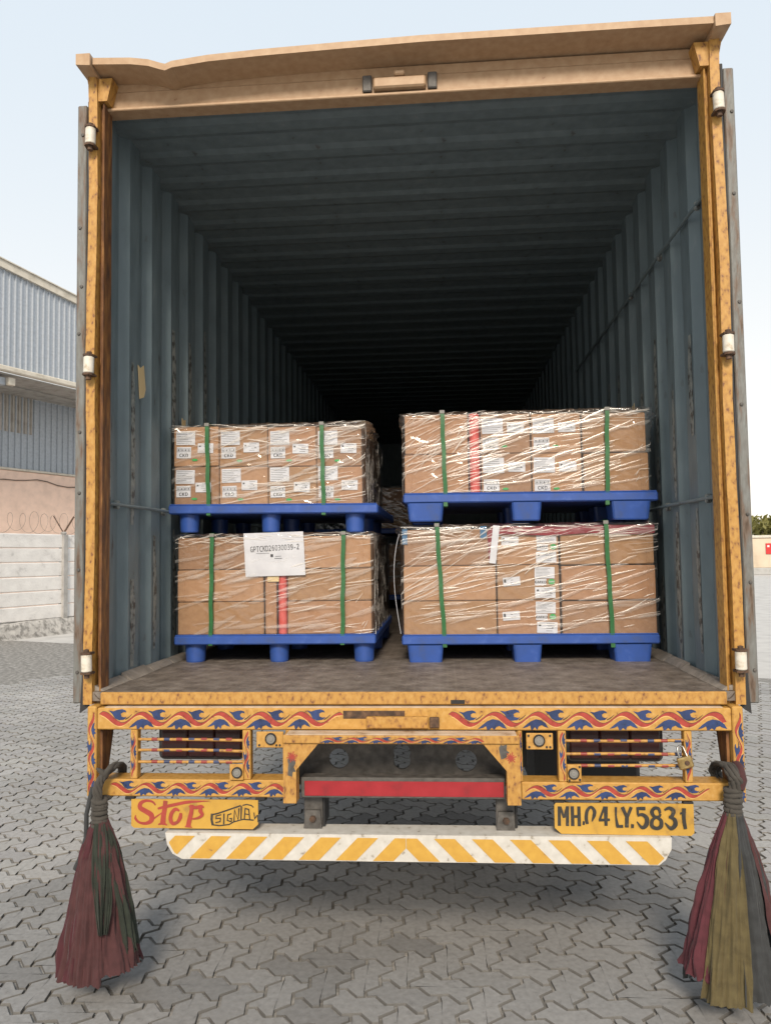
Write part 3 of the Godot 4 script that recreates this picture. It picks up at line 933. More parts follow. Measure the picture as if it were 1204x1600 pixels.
		part("corner_gusset", gm, M.worn_yellow, header)
	span("lock_keeper", Vector3(-0.085, 3.302, -0.064), Vector3(0.115, 3.345, -0.030), 0.006, M.hazed_yellow, header)
	span("lock_keeper", Vector3(-0.005, 3.348, -0.064), Vector3(0.035, 3.368, -0.026), 0.005, M.hazed_yellow, header)
	for x in [-0.11, 0.14]:
		span("lock_keeper", Vector3(x - 0.018, 3.30, -0.0645), Vector3(x + 0.018, 3.365, -0.046), 0.004, M.dusty_steel, header)
	# doors folded right back against the sides
	for s in [-1.0, 1.0]:
		var dr := Node3D.new()
		dr.name = "rear_door"
		truck.add_child(dr, true)
		var x0: float = s * 1.205
		var x1: float = s * 1.243
		span("leaf", Vector3(minf(x0, x1), 0.985, -1.18), Vector3(maxf(x0, x1), 3.295, -0.022), 0.004, M.door_steel, dr)
		var y := 1.1
		while y < 3.2:
			var bo := MB.new()
			bo.lathe(Vector3(s * 1.226 + rng.randf_range(-0.006, 0.006), y, -0.022), [[0.007, 0.0], [0.006, 0.004], [0.0, 0.005]], 8, Basis(Vector3.RIGHT, PI / 2))
			part("bolt", bo, M.dusty_steel, dr)
			y += rng.randf_range(0.15, 0.42)
		var ga := MB.new()
		var gp := PackedVector3Array()
		for k in 36:
			var yy := lerpf(0.97, 3.31, k / 35.0)
			gp.append(Vector3(s * 1.1985 + 0.0012 * sin(k * 1.7), yy, -0.028 + 0.003 * sin(k * 0.9 + s)))
		ga.tube(gp, 0.0068, 6)
		part("gasket", ga, M.rubber, dr)
		var flap := MB.new()
		flap.prism(PackedVector2Array([Vector2(1.19, 1.10), Vector2(1.203, 1.10), Vector2(1.212, 0.95), Vector2(1.176, 0.975)]), -0.02, -0.014, Transform3D(Basis(Vector3(s, 0, 0), Vector3(0, 1, 0), Vector3(0, 0, 1)), Vector3.ZERO))
		part("gasket_flap", flap, M.rubber, dr)
	# underneath: chassis rails, axle, wheels
	for s in [-1.0, 1.0]:
		span("chassis_rail", Vector3(s * 0.42 - 0.04, 0.70, -LEN), Vector3(s * 0.42 + 0.04, 0.93, -0.24), 0.006, M.black_steel, truck)
		for dx in [0.0, 0.29]:
			var wh := Node3D.new()
			wh.name = "wheel"
			truck.add_child(wh, true)
			wh.position = Vector3(s * (0.72 + dx), 0.50, -4.4)
			var ax := Basis(Vector3(0, 0, 1), PI / 2)
			var ty := MB.new()
			ty.lathe(Vector3.ZERO, [[0.28, -0.12], [0.44, -0.125], [0.49, -0.09], [0.50, -0.05], [0.50, 0.05], [0.49, 0.09], [0.44, 0.125], [0.28, 0.12]], 32, ax)
			part("tyre", ty, M.rubber, wh)
			var rm := MB.new()
			rm.lathe(Vector3.ZERO, [[0.0, -0.04], [0.10, -0.05], [0.27, -0.02], [0.285, -0.10], [0.285, 0.10], [0.27, 0.06], [0.10, 0.04], [0.0, 0.05]], 24, ax)
			part("rim", rm, M.dusty_steel, wh)
	var axm := MB.new()
	axm.tube(PackedVector3Array([Vector3(-1.0, 0.5, -4.4), Vector3(1.0, 0.5, -4.4)]), 0.07, 10)
	part("axle", axm, M.black_steel, truck)
	for k in 6:
		span("cross_bearer", Vector3(-1.16, 0.93, -1.3 - k * 1.5), Vector3(1.16, 0.994, -1.2 - k * 1.5), 0.004, M.black_steel, truck)
	var bxm := span("tool_box", Vector3(0.56, 0.36, -1.45), Vector3(1.045, 0.92, -0.92), 0.02, M.black_steel, truck)
	bxm.set_meta("label", "black steel storage box under the floor")
	part("seam", cube_mesh(Vector3(0.4, 0.012, 0.006), 0.002), M.dusty_steel, bxm, Vector3(0, 0.1, 0.266))

func cube_mesh(size: Vector3, bev: float) -> ArrayMesh:
	var mb := MB.new()
	mb.box(Vector3.ZERO, size, bev)
	return mb.mesh()

# ---------------------------------------------------------------- ornament: the painted scroll of red waves and blue leaves
func scroll(length: float, height: float, period: float, phase: float, seed_: int) -> MB:
	# drawn from x = 0 to length, centred on y = 0, facing +z
	var r := RandomNumberGenerator.new()
	r.seed = seed_
	var mb := MB.new()
	mb.colored = true
	var red := Color(0.40, 0.055, 0.04)
	var blue := Color(0.025, 0.05, 0.16)
	var cream := Color(0.72, 0.45, 0.17)
	var dark := Color(0.07, 0.045, 0.045)
	var u := height / 125.0          # motif unit
	var k := period / 212.0
	var amp := 31.0 * u
	var wave := func(x: float) -> float: return amp * cos(TAU * (x / period - phase))
	# the red band, thick where it falls and thin where it climbs, with a pale line under it
	var steps := int(length / 0.0045)
	for pass_ in 3:
		var pl := PackedVector2Array()
		var pr := PackedVector2Array()
		for i in steps + 1:
			var x := length * i / steps
			var y: float = wave.call(x)
			var slope := sin(TAU * (x / period - phase))           # > 0: falling
			var th := u * (10.0 + 34.0 * pow(clampf(slope * 0.5 + 0.5, 0, 1), 1.5)) * (0.93 + 0.07 * sin(x * 60.0 + seed_))
			var fade := clampf(minf(x, length - x) / (18.0 * k), 0.0, 1.0)
			th *= fade
			var hi := y + th * 0.5
			var lo := y - th * 0.5
			if pass_ == 1:
				hi = lo + 0.5 * u; lo = lo - 6.5 * u * fade
			elif pass_ == 2:
				hi = y + th * 0.5 + 2.6 * u * fade; lo = y + th * 0.5 - 0.4 * u
			pl.append(Vector2(x, hi)); pr.append(Vector2(x, lo))
		mb.col = [red, cream, dark][pass_]
		var zz: float = [0.0006, 0.0004, 0.0008][pass_]
		for i in steps:
			if pl[i].distance_to(pr[i]) + pl[i + 1].distance_to(pr[i + 1]) > 0.0004:
				mb.quad(Vector3(pr[i].x, pr[i].y, zz), Vector3(pr[i + 1].x, pr[i + 1].y, zz), Vector3(pl[i + 1].x, pl[i + 1].y, zz), Vector3(pl[i].x, pl[i].y, zz))
	var upper := [[-60, 38], [-38, 33], [-20, 40], [4, 45], [20, 38], [24, 28], [10, 30], [-2, 22], [0, 8], [14, 2], [26, 6], [12, -9], [-12, -12], [-30, -2], [-42, 20]]
	var lower := [[-62, -44], [-40, -22], [-22, -6], [2, 4], [28, -2], [46, -18], [58, -42], [40, -36], [28, -28], [14, -34], [8, -54], [-4, -38], [-14, -56], [-22, -54], [-26, -30], [-40, -38]]
	var i0 := int(floor(-phase)) - 1
	for q in range(i0, i0 + int(length / period) + 4):
		# troughs carry an upper leaf, crests a lower one
		var xt := (q + phase + 0.5) * period + r.randf_range(-5, 5) * k
		var xc := (q + phase) * period + r.randf_range(-5, 5) * k
		for side in 2:
			var xo := xt if side == 0 else xc
			if xo < 40 * k or xo > length - 40 * k:
				continue
			var sc := r.randf_range(1.02, 1.2)
			var poly := PackedVector2Array()
			for p in (upper if side == 0 else lower):
				var y: float = (p[1] + (6.0 if side == 0 else -2.0)) * u * sc + r.randf_range(-1, 1) * u
				poly.append(Vector2(xo + p[0] * k * sc + r.randf_range(-1.5, 1.5) * k, clampf(y, -height * 0.47, height * 0.47)))
			mb.col = blue * r.randf_range(0.8, 1.25)
			mb.flat(poly, 0.0011)
			if side == 0:
				mb.col = dark
				mb.stroke([Vector2(xo + 22 * k, -2 * u), Vector2(xo + 40 * k, 10 * u), Vector2(xo + 58 * k, 28 * u)], [6 * u, 5 * u, 1.5 * u], 0.0013)
	return mb

func ornament(beam: Node3D, at: Vector3, basis: Basis, length: float, height: float, period: float, phase: float, seed_: int) -> void:
	part("painted_scroll", scroll(length, height, period, phase, seed_), M.ornament_paint, beam, at, basis)

func reflector(at: Vector3, size: Vector2, lens: Vector2, rad: float, bolts: Array) -> void:
	var o := Node3D.new()
	o.name = "marker_lamp"
	truck.add_child(o, true)
	o.position = at
	bx("mounting_plate", Vector3.ZERO, Vector3(size.x, size.y, 0.008), 0.002, M.yellow_paint, o)
	var f := Basis(Vector3.RIGHT, PI / 2)
	var rg := MB.new()
	rg.lathe(Vector3(lens.x, lens.y, 0.004), [[rad * 1.12, 0.0], [rad * 1.12, 0.006], [rad * 0.98, 0.010], [rad * 0.86, 0.007]], 24, f)
	part("rim", rg, M.rubber, o)
	var ln := MB.new()
	ln.lathe(Vector3(lens.x, lens.y, 0.004), [[rad * 0.9, 0.006], [rad * 0.72, 0.0066], [rad * 0.70, 0.0046], [rad * 0.5, 0.0046], [rad * 0.48, 0.0068], [rad * 0.2, 0.0072], [rad * 0.18, 0.0062], [0.0, 0.0062]], 24, f)
	part("lens", ln, M.reflector_glass, o)
	for b in bolts:
		var bm := MB.new()
		bm.lathe(Vector3(b[0], b[1], 0.004), [[0.0042, 0.0], [0.0036, 0.003], [0.0, 0.0034]], 8, f)
		part("bolt", bm, M.rubber, o)

func make_rear_frame() -> void:
	# floor sill between the posts
	var sill := span("floor_sill", Vector3(-1.122, 0.986, -0.004), Vector3(1.122, 1.031, 0.012), 0.004, M.worn_yellow, truck)
	bx("slot", Vector3(0.19, -0.012, 0.0075), Vector3(0.05, 0.014, 0.004), 0.001, M.black_steel, sill)
	# main beam with its dusty top ledge
	var beam := span("main_beam", Vector3(-1.125, 0.900, -0.10), Vector3(1.128, 0.978, 0.030), 0.004, M.yellow_paint, truck)
	bx("ledge_dust", Vector3(0, 0.0405, 0.045), Vector3(2.2, 0.003, 0.036), 0.0012, M.ledge_dust, beam)
	var cx := 0.0015
	ornament(beam, Vector3(-1.118 - cx, 0, 0.0652), Basis(), 0.90, 0.076, 0.146, 0.08, 1)
	ornament(beam, Vector3(0.155 - cx, 0, 0.0652), Basis(), 0.955, 0.076, 0.150, 0.05, 2)
	bx("bare_patch", Vector3(-0.11, 0.016, 0.0658), Vector3(0.22, 0.028, 0.0012), 0.0004, M.rust_iron, beam)
	var cp := span("centre_plate", Vector3(-0.135, 0.911, 0.0305), Vector3(0.085, 0.951, 0.056), 0.004, M.worn_yellow, truck)
	bx("worn_end", Vector3(0.131, 0.0, 0.0), Vector3(0.035, 0.036, 0.02), 0.003, M.rust_iron, cp)
	# end uprights
	for s in [-1.0, 1.0]:
		var x0: float = s * 1.1295 if s > 0 else -1.161
		var x1: float = 1.166 if s > 0 else -1.1265
		var up := span("end_upright", Vector3(x0, 0.659, -0.03), Vector3(x1, 0.984, 0.032), 0.004, M.yellow_paint, truck)
		ornament(up, Vector3(0, -0.155, 0.0317), Basis(Vector3(0, 0, 1), PI / 2), 0.30, 0.033, 0.105, 0.2, 5 + int(s))
		var br := MB.new()
		br.prism(PackedVector2Array([Vector2(0, 0), Vector2(-0.13, 0.0), Vector2(-0.03, -0.31), Vector2(0, -0.31)]), -0.005, 0.005, Transform3D(Basis(Vector3(0, 0, 1), Vector3(0, 1, 0), Vector3(-1, 0, 0)), Vector3(s * 1.122, 0.975, 0.0)))
		part("upright_bracket", br, M.rusty_yellow, truck)
	# lower beams
	for q in [[-1.086, -0.407, 3, 0.118, 0.1], [0.405, 1.06, 4, 0.120, 0.3]]:
		var lb := span("lower_beam", Vector3(maxf(-1.125, q[0] - 0.2) if q[0] < 0 else q[0], 0.661, -0.06), Vector3(q[1] if q[1] < 0 else 1.128, 0.722, 0.028), 0.004, M.yellow_paint, truck)
		ornament(lb, Vector3(q[0] - lb.position.x + 0.012, 0, 0.0442), Basis(), q[1] - q[0] - 0.024, 0.056, q[3], q[4], q[2])
	# uprights between the beams
	for q in [[-0.988, 0.026], [-0.571, 0.030], [-0.418, 0.022], [0.404, 0.016], [0.55, 0.028], [0.98, 0.026]]:
		var u := span("upright_bar", Vector3(q[0] - q[1] * 0.5, 0.7225, -0.012), Vector3(q[0] + q[1] * 0.5, 0.8995, 0.026), 0.003, M.yellow_paint, truck)
		ornament(u, Vector3(0, -0.085, 0.0192), Basis(Vector3(0, 0, 1), PI / 2), 0.17, q[1] * 0.86, 0.085, 0.1 + q[0], 40 + int(q[0] * 100))
	# lamp guards: three thin rods each side in front of the tail lamp
	for q in [[-0.975, -0.588, [0.862, 0.823, 0.781]], [0.565, 0.968, [0.862, 0.816, 0.776]]]:
		for y in q[2]:
			var rod := MB.new()
			rod.tube(PackedVector3Array([Vector3(q[0], y, 0.012), Vector3((q[0] + q[1]) * 0.5, y + rng.randf_range(-0.003, 0.003), 0.013), Vector3(q[1], y + rng.randf_range(-0.003, 0.003), 0.012)]), 0.0055, 8)
			var ro := part("guard_rod", rod, M.worn_yellow, truck)
			var bands := MB.new()
			bands.colored = true
			var x: float = q[0] + 0.05
			var kk := 0
			while x < q[1] - 0.03:
				bands.col = [Color(0.30, 0.05, 0.04), Color(0.04, 0.06, 0.15)][kk % 2]
				bands.tube(PackedVector3Array([Vector3(x, y + 0.0004, 0.0125), Vector3(x + 0.022, y + 0.0004, 0.0126)]), 0.0062, 8, false)
				x += 0.046
				kk += 1
			part("painted_band", bands, M.ornament_paint, ro)
	# tail lamps: dark red lens blocks with rounded corners
	for q in [[-0.925, -0.600], [0.578, 0.917]]:
		var tl := Node3D.new()
		tl.name = "tail_lamp"
		truck.add_child(tl, true)
		tl.position = Vector3((q[0] + q[1]) * 0.5, 0.842, -0.06)
		var w: float = (q[1] - q[0]) * 0.5
		var rp := PackedVector2Array()
		for c in [[w - 0.022, -0.048, -90.0], [w - 0.022, 0.05, 0.0], [-w + 0.022, 0.05, 90.0], [-w + 0.022, -0.048, 180.0]]:
			for a in 5:
				var an := deg_to_rad(c[2] + a * 22.5)
				rp.append(Vector2(c[0] + cos(an) * 0.022, c[1] + sin(an) * 0.022))
		var hm := MB.new()
		hm.prism(rp, -0.07, 0.0)
		part("housing", hm, M.rubber, tl)
		for k in 3:
			var cw := (2.0 * w - 0.02) / 3.0
			bx("lens", Vector3(-w + 0.01 + cw * (k + 0.5), 0.001, 0.005), Vector3(cw - 0.0012, 0.122, 0.012), 0.005, M.tail_lens, tl)
	reflector(Vector3(-0.4815, 0.869, 0.040), Vector2(0.097, 0.056), Vector2(0.004, 0.004), 0.0185, [[-0.038, -0.019], [0.024, -0.019], [0.036, -0.019]])
	reflector(Vector3(0.4705, 0.866, 0.040), Vector2(0.092, 0.056), Vector2(-0.002, 0.004), 0.0185, [[-0.036, -0.019], [0.024, -0.019], [0.036, -0.019], [0.036, 0.02], [-0.038, 0.02]])
	reflector(Vector3(-0.605, 0.752, 0.034), Vector2(0.050, 0.056), Vector2(0.003, 0.0), 0.0175, [])
	reflector(Vector3(0.588, 0.756, 0.034), Vector2(0.048, 0.058), Vector2(-0.003, 0.0), 0.0175, [[0.018, 0.022], [0.018, -0.022], [-0.018, -0.024]])
	# centre guard: top bar, gusseted corners, legs
	var cg := Node3D.new()
	cg.name = "centre_guard"
	truck.add_child(cg, true)
	var tb := span("top_bar", Vector3(-0.424, 0.868, 0.031), Vector3(0.398, 0.898, 0.10), 0.004, M.worn_yellow, cg)
	bx("ledge_dust", Vector3(0, 0.0162, 0.001), Vector3(0.80, 0.003, 0.064), 0.0012, M.ledge_dust, tb)
	part("painted_scroll", scroll(0.56, 0.024, 0.085, 0.2, 77), M.ornament_paint, tb, Vector3(-0.27, -0.001, 0.0352))
	for s in [-1.0, 1.0]:
		var ox := -0.424 if s < 0 else 0.398
		var gp := PackedVector2Array([Vector2(0, 0.868), Vector2(-s * 0.125, 0.868), Vector2(-s * 0.046, 0.776), Vector2(-s * 0.046, 0.662), Vector2(0, 0.662)])
		var gm := MB.new()
		gm.prism(gp, 0.034, 0.092, Transform3D(Basis(), Vector3(ox, 0, 0)))
		var g := part("gusset", gm, M.worn_yellow, cg)
		var star := MB.new()
		for k in 6:
			var an := PI * k / 6.0 + 0.2
			var dv := Vector2(cos(an), sin(an)) * (0.020 if k % 2 == 0 else 0.015)
			star.stroke([-dv, dv], 0.0034, 0.0002 * k, Transform3D(), false)
		part("painted_star", star, M.red_paint, g, Vector3(ox - s * 0.032, 0.822, 0.0926))
		var chip := MB.new()
		var cpoly := PackedVector2Array()
		for k in 14:
			var an := TAU * k / 14.0
			cpoly.append(Vector2(cos(an) * 0.016, sin(an) * 0.03) * rng.randf_range(0.6, 1.25))
		chip.flat(cpoly, 0.0)
		part("bare_patch", chip, M.dusty_steel, g, Vector3(ox - s * (0.028 if s < 0 else 0.055), 0.786 if s < 0 else 0.84, 0.0924))
	# pressed cross-member behind, with holes
	var cm := CSGCombiner3D.new()
	cm.name = "cross_member"
	truck.add_child(cm, true)
	cm.position = Vector3(-0.02, 0.77, -0.14)
	var cbx := CSGBox3D.new()
	cbx.name = "plate"
	cbx.size = Vector3(0.88, 0.17, 0.012)
	cbx.material = M.dusty_steel
	cm.add_child(cbx)
	for h in [[-0.238, -0.012, 0.037], [0.0, 0.012, 0.032], [0.0, -0.018, 0.032], [0.239, -0.018, 0.040]]:
		var cy := CSGCylinder3D.new()
		cy.name = "hole"
		cy.operation = CSGShape3D.OPERATION_SUBTRACTION
		cy.radius = h[2]
		cy.height = 0.1
		cy.sides = 32
		cy.rotation.x = PI / 2
		cy.position = Vector3(h[0], h[1], 0)
		cy.material = M.dusty_steel
		cm.add_child(cy)
	span("cross_member_lip", Vector3(-0.46, 0.682, -0.136), Vector3(0.42, 0.690, -0.06), 0.002, M.dusty_steel, truck)
	# red reflective strip on its rail
	var rail := span("reflector_rail", Vector3(-0.374, 0.661, -0.03), Vector3(0.350, 0.733, 0.026), 0.003, M.dusty_steel, truck)
	bx("red_strip", Vector3(0.004, -0.002, 0.0295), Vector3(0.705, 0.052, 0.003), 0.001, M.red_reflector, rail)
	# hangers and the striped underrun bumper
	for x in [-0.337, 0.352]:
		var hg := Node3D.new()
		hg.name = "bumper_hanger"
		truck.add_child(hg, true)
		hg.position = Vector3(x, 0.60, -0.02)
		span("plate", Vector3(-0.034, -0.055, -0.012), Vector3(0.034, 0.06, 0.0), 0.002, M.dusty_steel, hg)
		span("side_plate", Vector3(0.034, -0.05, -0.10), Vector3(0.042, 0.06, 0.002), 0.001, M.black_steel, hg)
		var fp := MB.new()
		fp.prism(PackedVector2Array([Vector2(-0.034, -0.056), Vector2(0.032, -0.056), Vector2(0.026, 0.008), Vector2(-0.026, 0.008)]), 0.001, 0.016)
		part("foot_plate", fp, M.dusty_steel, hg)
		var bo := MB.new()
		bo.lathe(Vector3(0.0, -0.022, 0.016), [[0.013, 0.0], [0.012, 0.008], [0.0, 0.009]], 6, Basis(Vector3.RIGHT, PI / 2))
		part("bolt", bo, M.rust_iron, hg)
	var bp := Node3D.new()
	bp.name = "underrun_bumper"
	truck.add_child(bp, true)
	var prof := PackedVector2Array([Vector2(-0.862, 0.541), Vector2(-0.855, 0.50), Vector2(-0.835, 0.468), Vector2(-0.80, 0.450), Vector2(0.862, 0.452), Vector2(0.885, 0.470), Vector2(0.905, 0.505), Vector2(0.907, 0.545)])
	var bm := MB.new()
	bm.prism(prof, -0.055, 0.048)
	part("beam", bm, M.white_paint, bp)
	for half in [-1.0, 1.0]:
		for k in 7:
			var xb: float = half * (0.045 + 0.131 * k)              # at the foot of the stripe
			var lean: float = -half * 0.078
			var poly := PackedVector2Array([Vector2(xb, 0.4535), Vector2(xb + half * 0.072, 0.4535), Vector2(xb + half * 0.072 + lean, 0.5315), Vector2(xb + lean, 0.5315)])
			var clip := Geometry2D.intersect_polygons(poly, PackedVector2Array([Vector2(-0.853, 0.5320), Vector2(-0.846, 0.503), Vector2(-0.828, 0.473), Vector2(-0.797, 0.4532), Vector2(0.857, 0.4545), Vector2(0.878, 0.474), Vector2(0.897, 0.507), Vector2(0.899, 0.5320)]))
			for q in clip:
				if half > 0 and k == 0 or half < 0 and k == 0:
					var c2 := Geometry2D.intersect_polygons(q, PackedVector2Array([Vector2(0.001 if half > 0 else -1.0, 0.4), Vector2(1.0 if half > 0 else -0.001, 0.4), Vector2(1.0 if half > 0 else -0.001, 0.6), Vector2(0.001 if half > 0 else -1.0, 0.6)]))
					if c2.is_empty():
						continue
					q = c2[0]
				var sm := MB.new()
				sm.prism(q, 0.0484, 0.0498)
				part("stripe", sm, M.stripe_yellow, bp)
	# boards
	var sb := MB.new()
	sb.prism(PackedVector2Array([Vector2(-0.233, 0.051), Vector2(-0.233, -0.043), Vector2(-0.222, -0.051), Vector2(0.214, -0.051), Vector2(0.233, -0.034), Vector2(0.233, 0.051)]), -0.003, 0.003)
	var stop := Node3D.new()
	stop.name = "stop_board"
	truck.add_child(stop, true)
	stop.position = Vector3(-0.762, 0.601, 0.026)
	part("board", sb, M.plate_yellow, stop)
	part("lettering", stop_letters(), M.red_paint, stop, Vector3(-0.233, 0, 0.0034))
	part("lettering", signal_letters(), M.black_paint, stop, Vector3(-0.233, 0, 0.0036))
	var np := MB.new()
	np.prism(PackedVector2Array([Vector2(-0.236, 0.045), Vector2(-0.231, 0.053), Vector2(0.236, 0.053), Vector2(0.236, -0.044), Vector2(0.226, -0.054), Vector2(-0.214, -0.052), Vector2(-0.236, -0.032)]), -0.003, 0.003)
	var plate := Node3D.new()
	plate.name = "number_plate"
	truck.add_child(plate, true)
	plate.position = Vector3(0.753, 0.599, 0.026)
	part("board", np, M.plate_yellow, plate)
	part("lettering", plate_letters(), M.black_paint, plate, Vector3(-0.236, 0, 0.0034))
	for q in [[stop, -0.24], [stop, 0.24], [plate, -0.22], [plate, 0.22]]:
		bx("bracket", Vector3(q[1], 0.054, -0.008), Vector3(0.035, 0.012, 0.02), 0.002, M.black_steel, q[0])

func glyph(mb: MB, pts: Array, w, at: Vector2, s: Vector2, z: float, smooth := true) -> void:
	var q := []
	for p in pts:
		q.append(at + Vector2(p[0], p[1]) * s)
	mb.stroke(q, w, z, Transform3D(), smooth)

func stop_letters() -> MB:
	# hand-painted Stop; x from the board's left edge, y from its middle; measured off a grid of 1204 x 328 cells over 0.519 m
	var mb := MB.new()
	var f := func(x: float, y: float) -> Vector2: return Vector2((x - 22) * 0.000430, (148 - y) * 0.000430)
	var z := 0.0
	var draw := func(list: Array, widths: Array, smooth: bool, zz: float) -> void:
		var q := []
		for p in list: q.append(f.call(p[0], p[1]))
		var w := []
		for x in widths: w.append(x * 0.000430)
		mb.stroke(q, w, zz, Transform3D(), smooth)
	draw.call([[232, 78], [205, 50], [150, 42], [105, 62], [100, 100], [150, 130], [195, 160], [195, 205], [150, 228], [95, 222], [60, 190], [62, 160]], [12, 18, 22, 34, 40, 42, 46, 40, 26, 20, 22, 6], true, 0.0)
	draw.call([[150, 222], [200, 200], [250, 165], [290, 138]], [10, 14, 13, 8], true, 0.0003)
	draw.call([[318, 40], [312, 100], [300, 170], [296, 225]], [36, 40, 42, 46], true, 0.0006)
	draw.call([[255, 236], [296, 226], [332, 240]], [8, 26, 8], true, 0.0009)
	draw.call([[252, 105], [320, 88], [420, 66], [520, 48], [700, 38]], [16, 26, 26, 24, 3], true, 0.0012)
	draw.call([[438, 122], [405, 108], [372, 140], [362, 190], [380, 225], [420, 215], [445, 175], [450, 138]], [14, 28, 32, 34, 30, 26, 34, 20], true, 0.0015)
	draw.call([[545, 70], [540, 130], [525, 190], [512, 250]], [32, 36, 38, 40], true, 0.0018)
	draw.call([[486, 252], [512, 246], [545, 256]], [6, 22, 6], true, 0.0021)
	draw.call([[520, 82], [575, 92], [625, 82], [648, 92]], [14, 26, 26, 8], true, 0.0024)
	draw.call([[622, 84], [618, 120], [634, 150], [600, 176], [545, 186]], [26, 34, 26, 20, 10], true, 0.0027)
	return mb

func signal_letters() -> MB:
	var mb := MB.new()
	var zz := [0.0]
	var draw := func(list: Array, w: float) -> void:
		var q := []
		for p in list: q.append(Vector2((p[0] - 22) * 0.000430, (148 - p[1]) * 0.000430))
		mb.stroke(q, w * 0.000430, zz[0], Transform3D(), false)
		zz[0] += 0.00015
	# banner outline
	draw.call([[716, 142], [712, 190], [722, 238]], 20.0)
	draw.call([[716, 150], [760, 142], [850, 112], [960, 74]], 12.0)
	draw.call([[722, 234], [780, 240], [860, 230], [900, 208], [980, 186], [1070, 192]], 10.0)
	draw.call([[975, 72], [1010, 64], [1050, 72], [1068, 88]], 9.0)
	draw.call([[1104, 150], [1106, 208]], 9.0)
	# S I G N A L
	draw.call([[795, 150], [752, 160], [750, 182], [788, 178], [786, 206], [745, 216]], 9.0)
	draw.call([[818, 140], [816, 228]], 12.0)
	draw.call([[882, 140], [850, 150], [846, 196], [880, 206], [882, 180], [864, 180]], 9.0)
	draw.call([[902, 206], [908, 110], [938, 190], [946, 96]], 11.0)
	draw.call([[962, 186], [966, 78]], 12.0)
	draw.call([[990, 186], [998, 96], [1028, 104], [1036, 184]], 10.0)
	draw.call([[994, 140], [1032, 146]], 8.0)
	draw.call([[1072, 128], [1078, 178], [1100, 150]], 9.0)
	return mb

func plate_letters() -> MB:
	# cells of the same kind: 1204 x 311 over 0.5205 m, board from x = 28 and its middle at y = 160
	var mb := MB.new()
	var zz := [0.0]
	var K := 0.000432
	var draw := func(list: Array, w: Array, smooth: bool) -> void:
		var q := []
		for p in list: q.append(Vector2((p[0] - 28) * K, (156 - p[1]) * K))
		var ww := []
		for x in w: ww.append(x * K)
		mb.stroke(q, ww, zz[0], Transform3D(), smooth)
		zz[0] += 0.00018
	draw.call([[66, 60], [64, 214]], [24, 26], false)
	draw.call([[74, 62], [102, 150]], [20, 18], false)
	draw.call([[130, 60], [104, 150]], [20, 18], false)
	draw.call([[132, 58], [128, 214]], [24, 26], false)
	draw.call([[170, 58], [170, 214]], [26, 28], false)
	draw.call([[222, 58], [222, 214]], [26, 28], false)
	draw.call([[172, 138], [222, 138]], [22, 22], false)
	draw.call([[248, 188], [266, 190]], [32, 28], false)
	draw.call([[286, 196], [278, 150], [288, 90], [318, 62], [344, 92], [340, 130], [322, 176]], [22, 28, 26, 20, 28, 28, 6], true)
	draw.call([[424, 58], [384, 160]], [18, 18], false)
	draw.call([[376, 164], [464, 160]], [22, 20], false)
	draw.call([[434, 56], [432, 208]], [32, 24], false)
	draw.call([[514, 60], [512, 130], [522, 210]], [20, 14, 28], true)
	draw.call([[512, 212], [566, 210]], [20, 24], false)
	draw.call([[564, 58], [598, 140]], [28, 24], false)
	draw.call([[634, 58], [598, 144]], [26, 24], false)
	draw.call([[598, 132], [594, 218]], [30, 30], false)
	draw.call([[628, 206], [650, 208]], [34, 28], false)
	draw.call([[744, 68], [682, 68]], [28, 24], false)
	draw.call([[682, 58], [684, 118]], [18, 18], false)
	draw.call([[680, 124], [718, 116], [752, 144], [746, 196], [712, 216], [674, 170]], [18, 26, 34, 36, 26, 6], true)
	draw.call([[858, 104], [846, 68], [812, 66], [794, 96], [812, 130], [846, 132], [860, 108]], [18, 24, 26, 30, 24, 22, 18], true)
	draw.call([[826, 134], [862, 160], [860, 206], [826, 222], [792, 204], [794, 160], [824, 136]], [14, 28, 32, 26, 30, 28, 14], true)
	draw.call([[892, 78], [930, 62], [962, 84], [950, 122], [924, 132]], [14, 26, 32, 28, 14], true)
	draw.call([[924, 132], [966, 150], [972, 192], [936, 220], [892, 176]], [14, 30, 36, 30, 6], true)
	draw.call([[1044, 62], [1040, 140], [1050, 224]], [30, 28, 26], true)
	draw.call([[1012, 104], [1056, 92]], [16, 14], false)
	return mb

# ---------------------------------------------------------------- pallet loads
var text_font: SystemFont

func text_mesh(s: String, size: float, bold := true) -> TextMesh:
	var t := TextMesh.new()
	var f := SystemFont.new()
	f.font_names = PackedStringArray(["Droid Sans Mono" if not bold else "Droid Sans"])
	f.font_weight = 700 if bold else 400
	t.font = f
	t.text = s
	t.font_size = 32
	t.pixel_size = size / 32.0
	t.depth = 0.0006
	return t

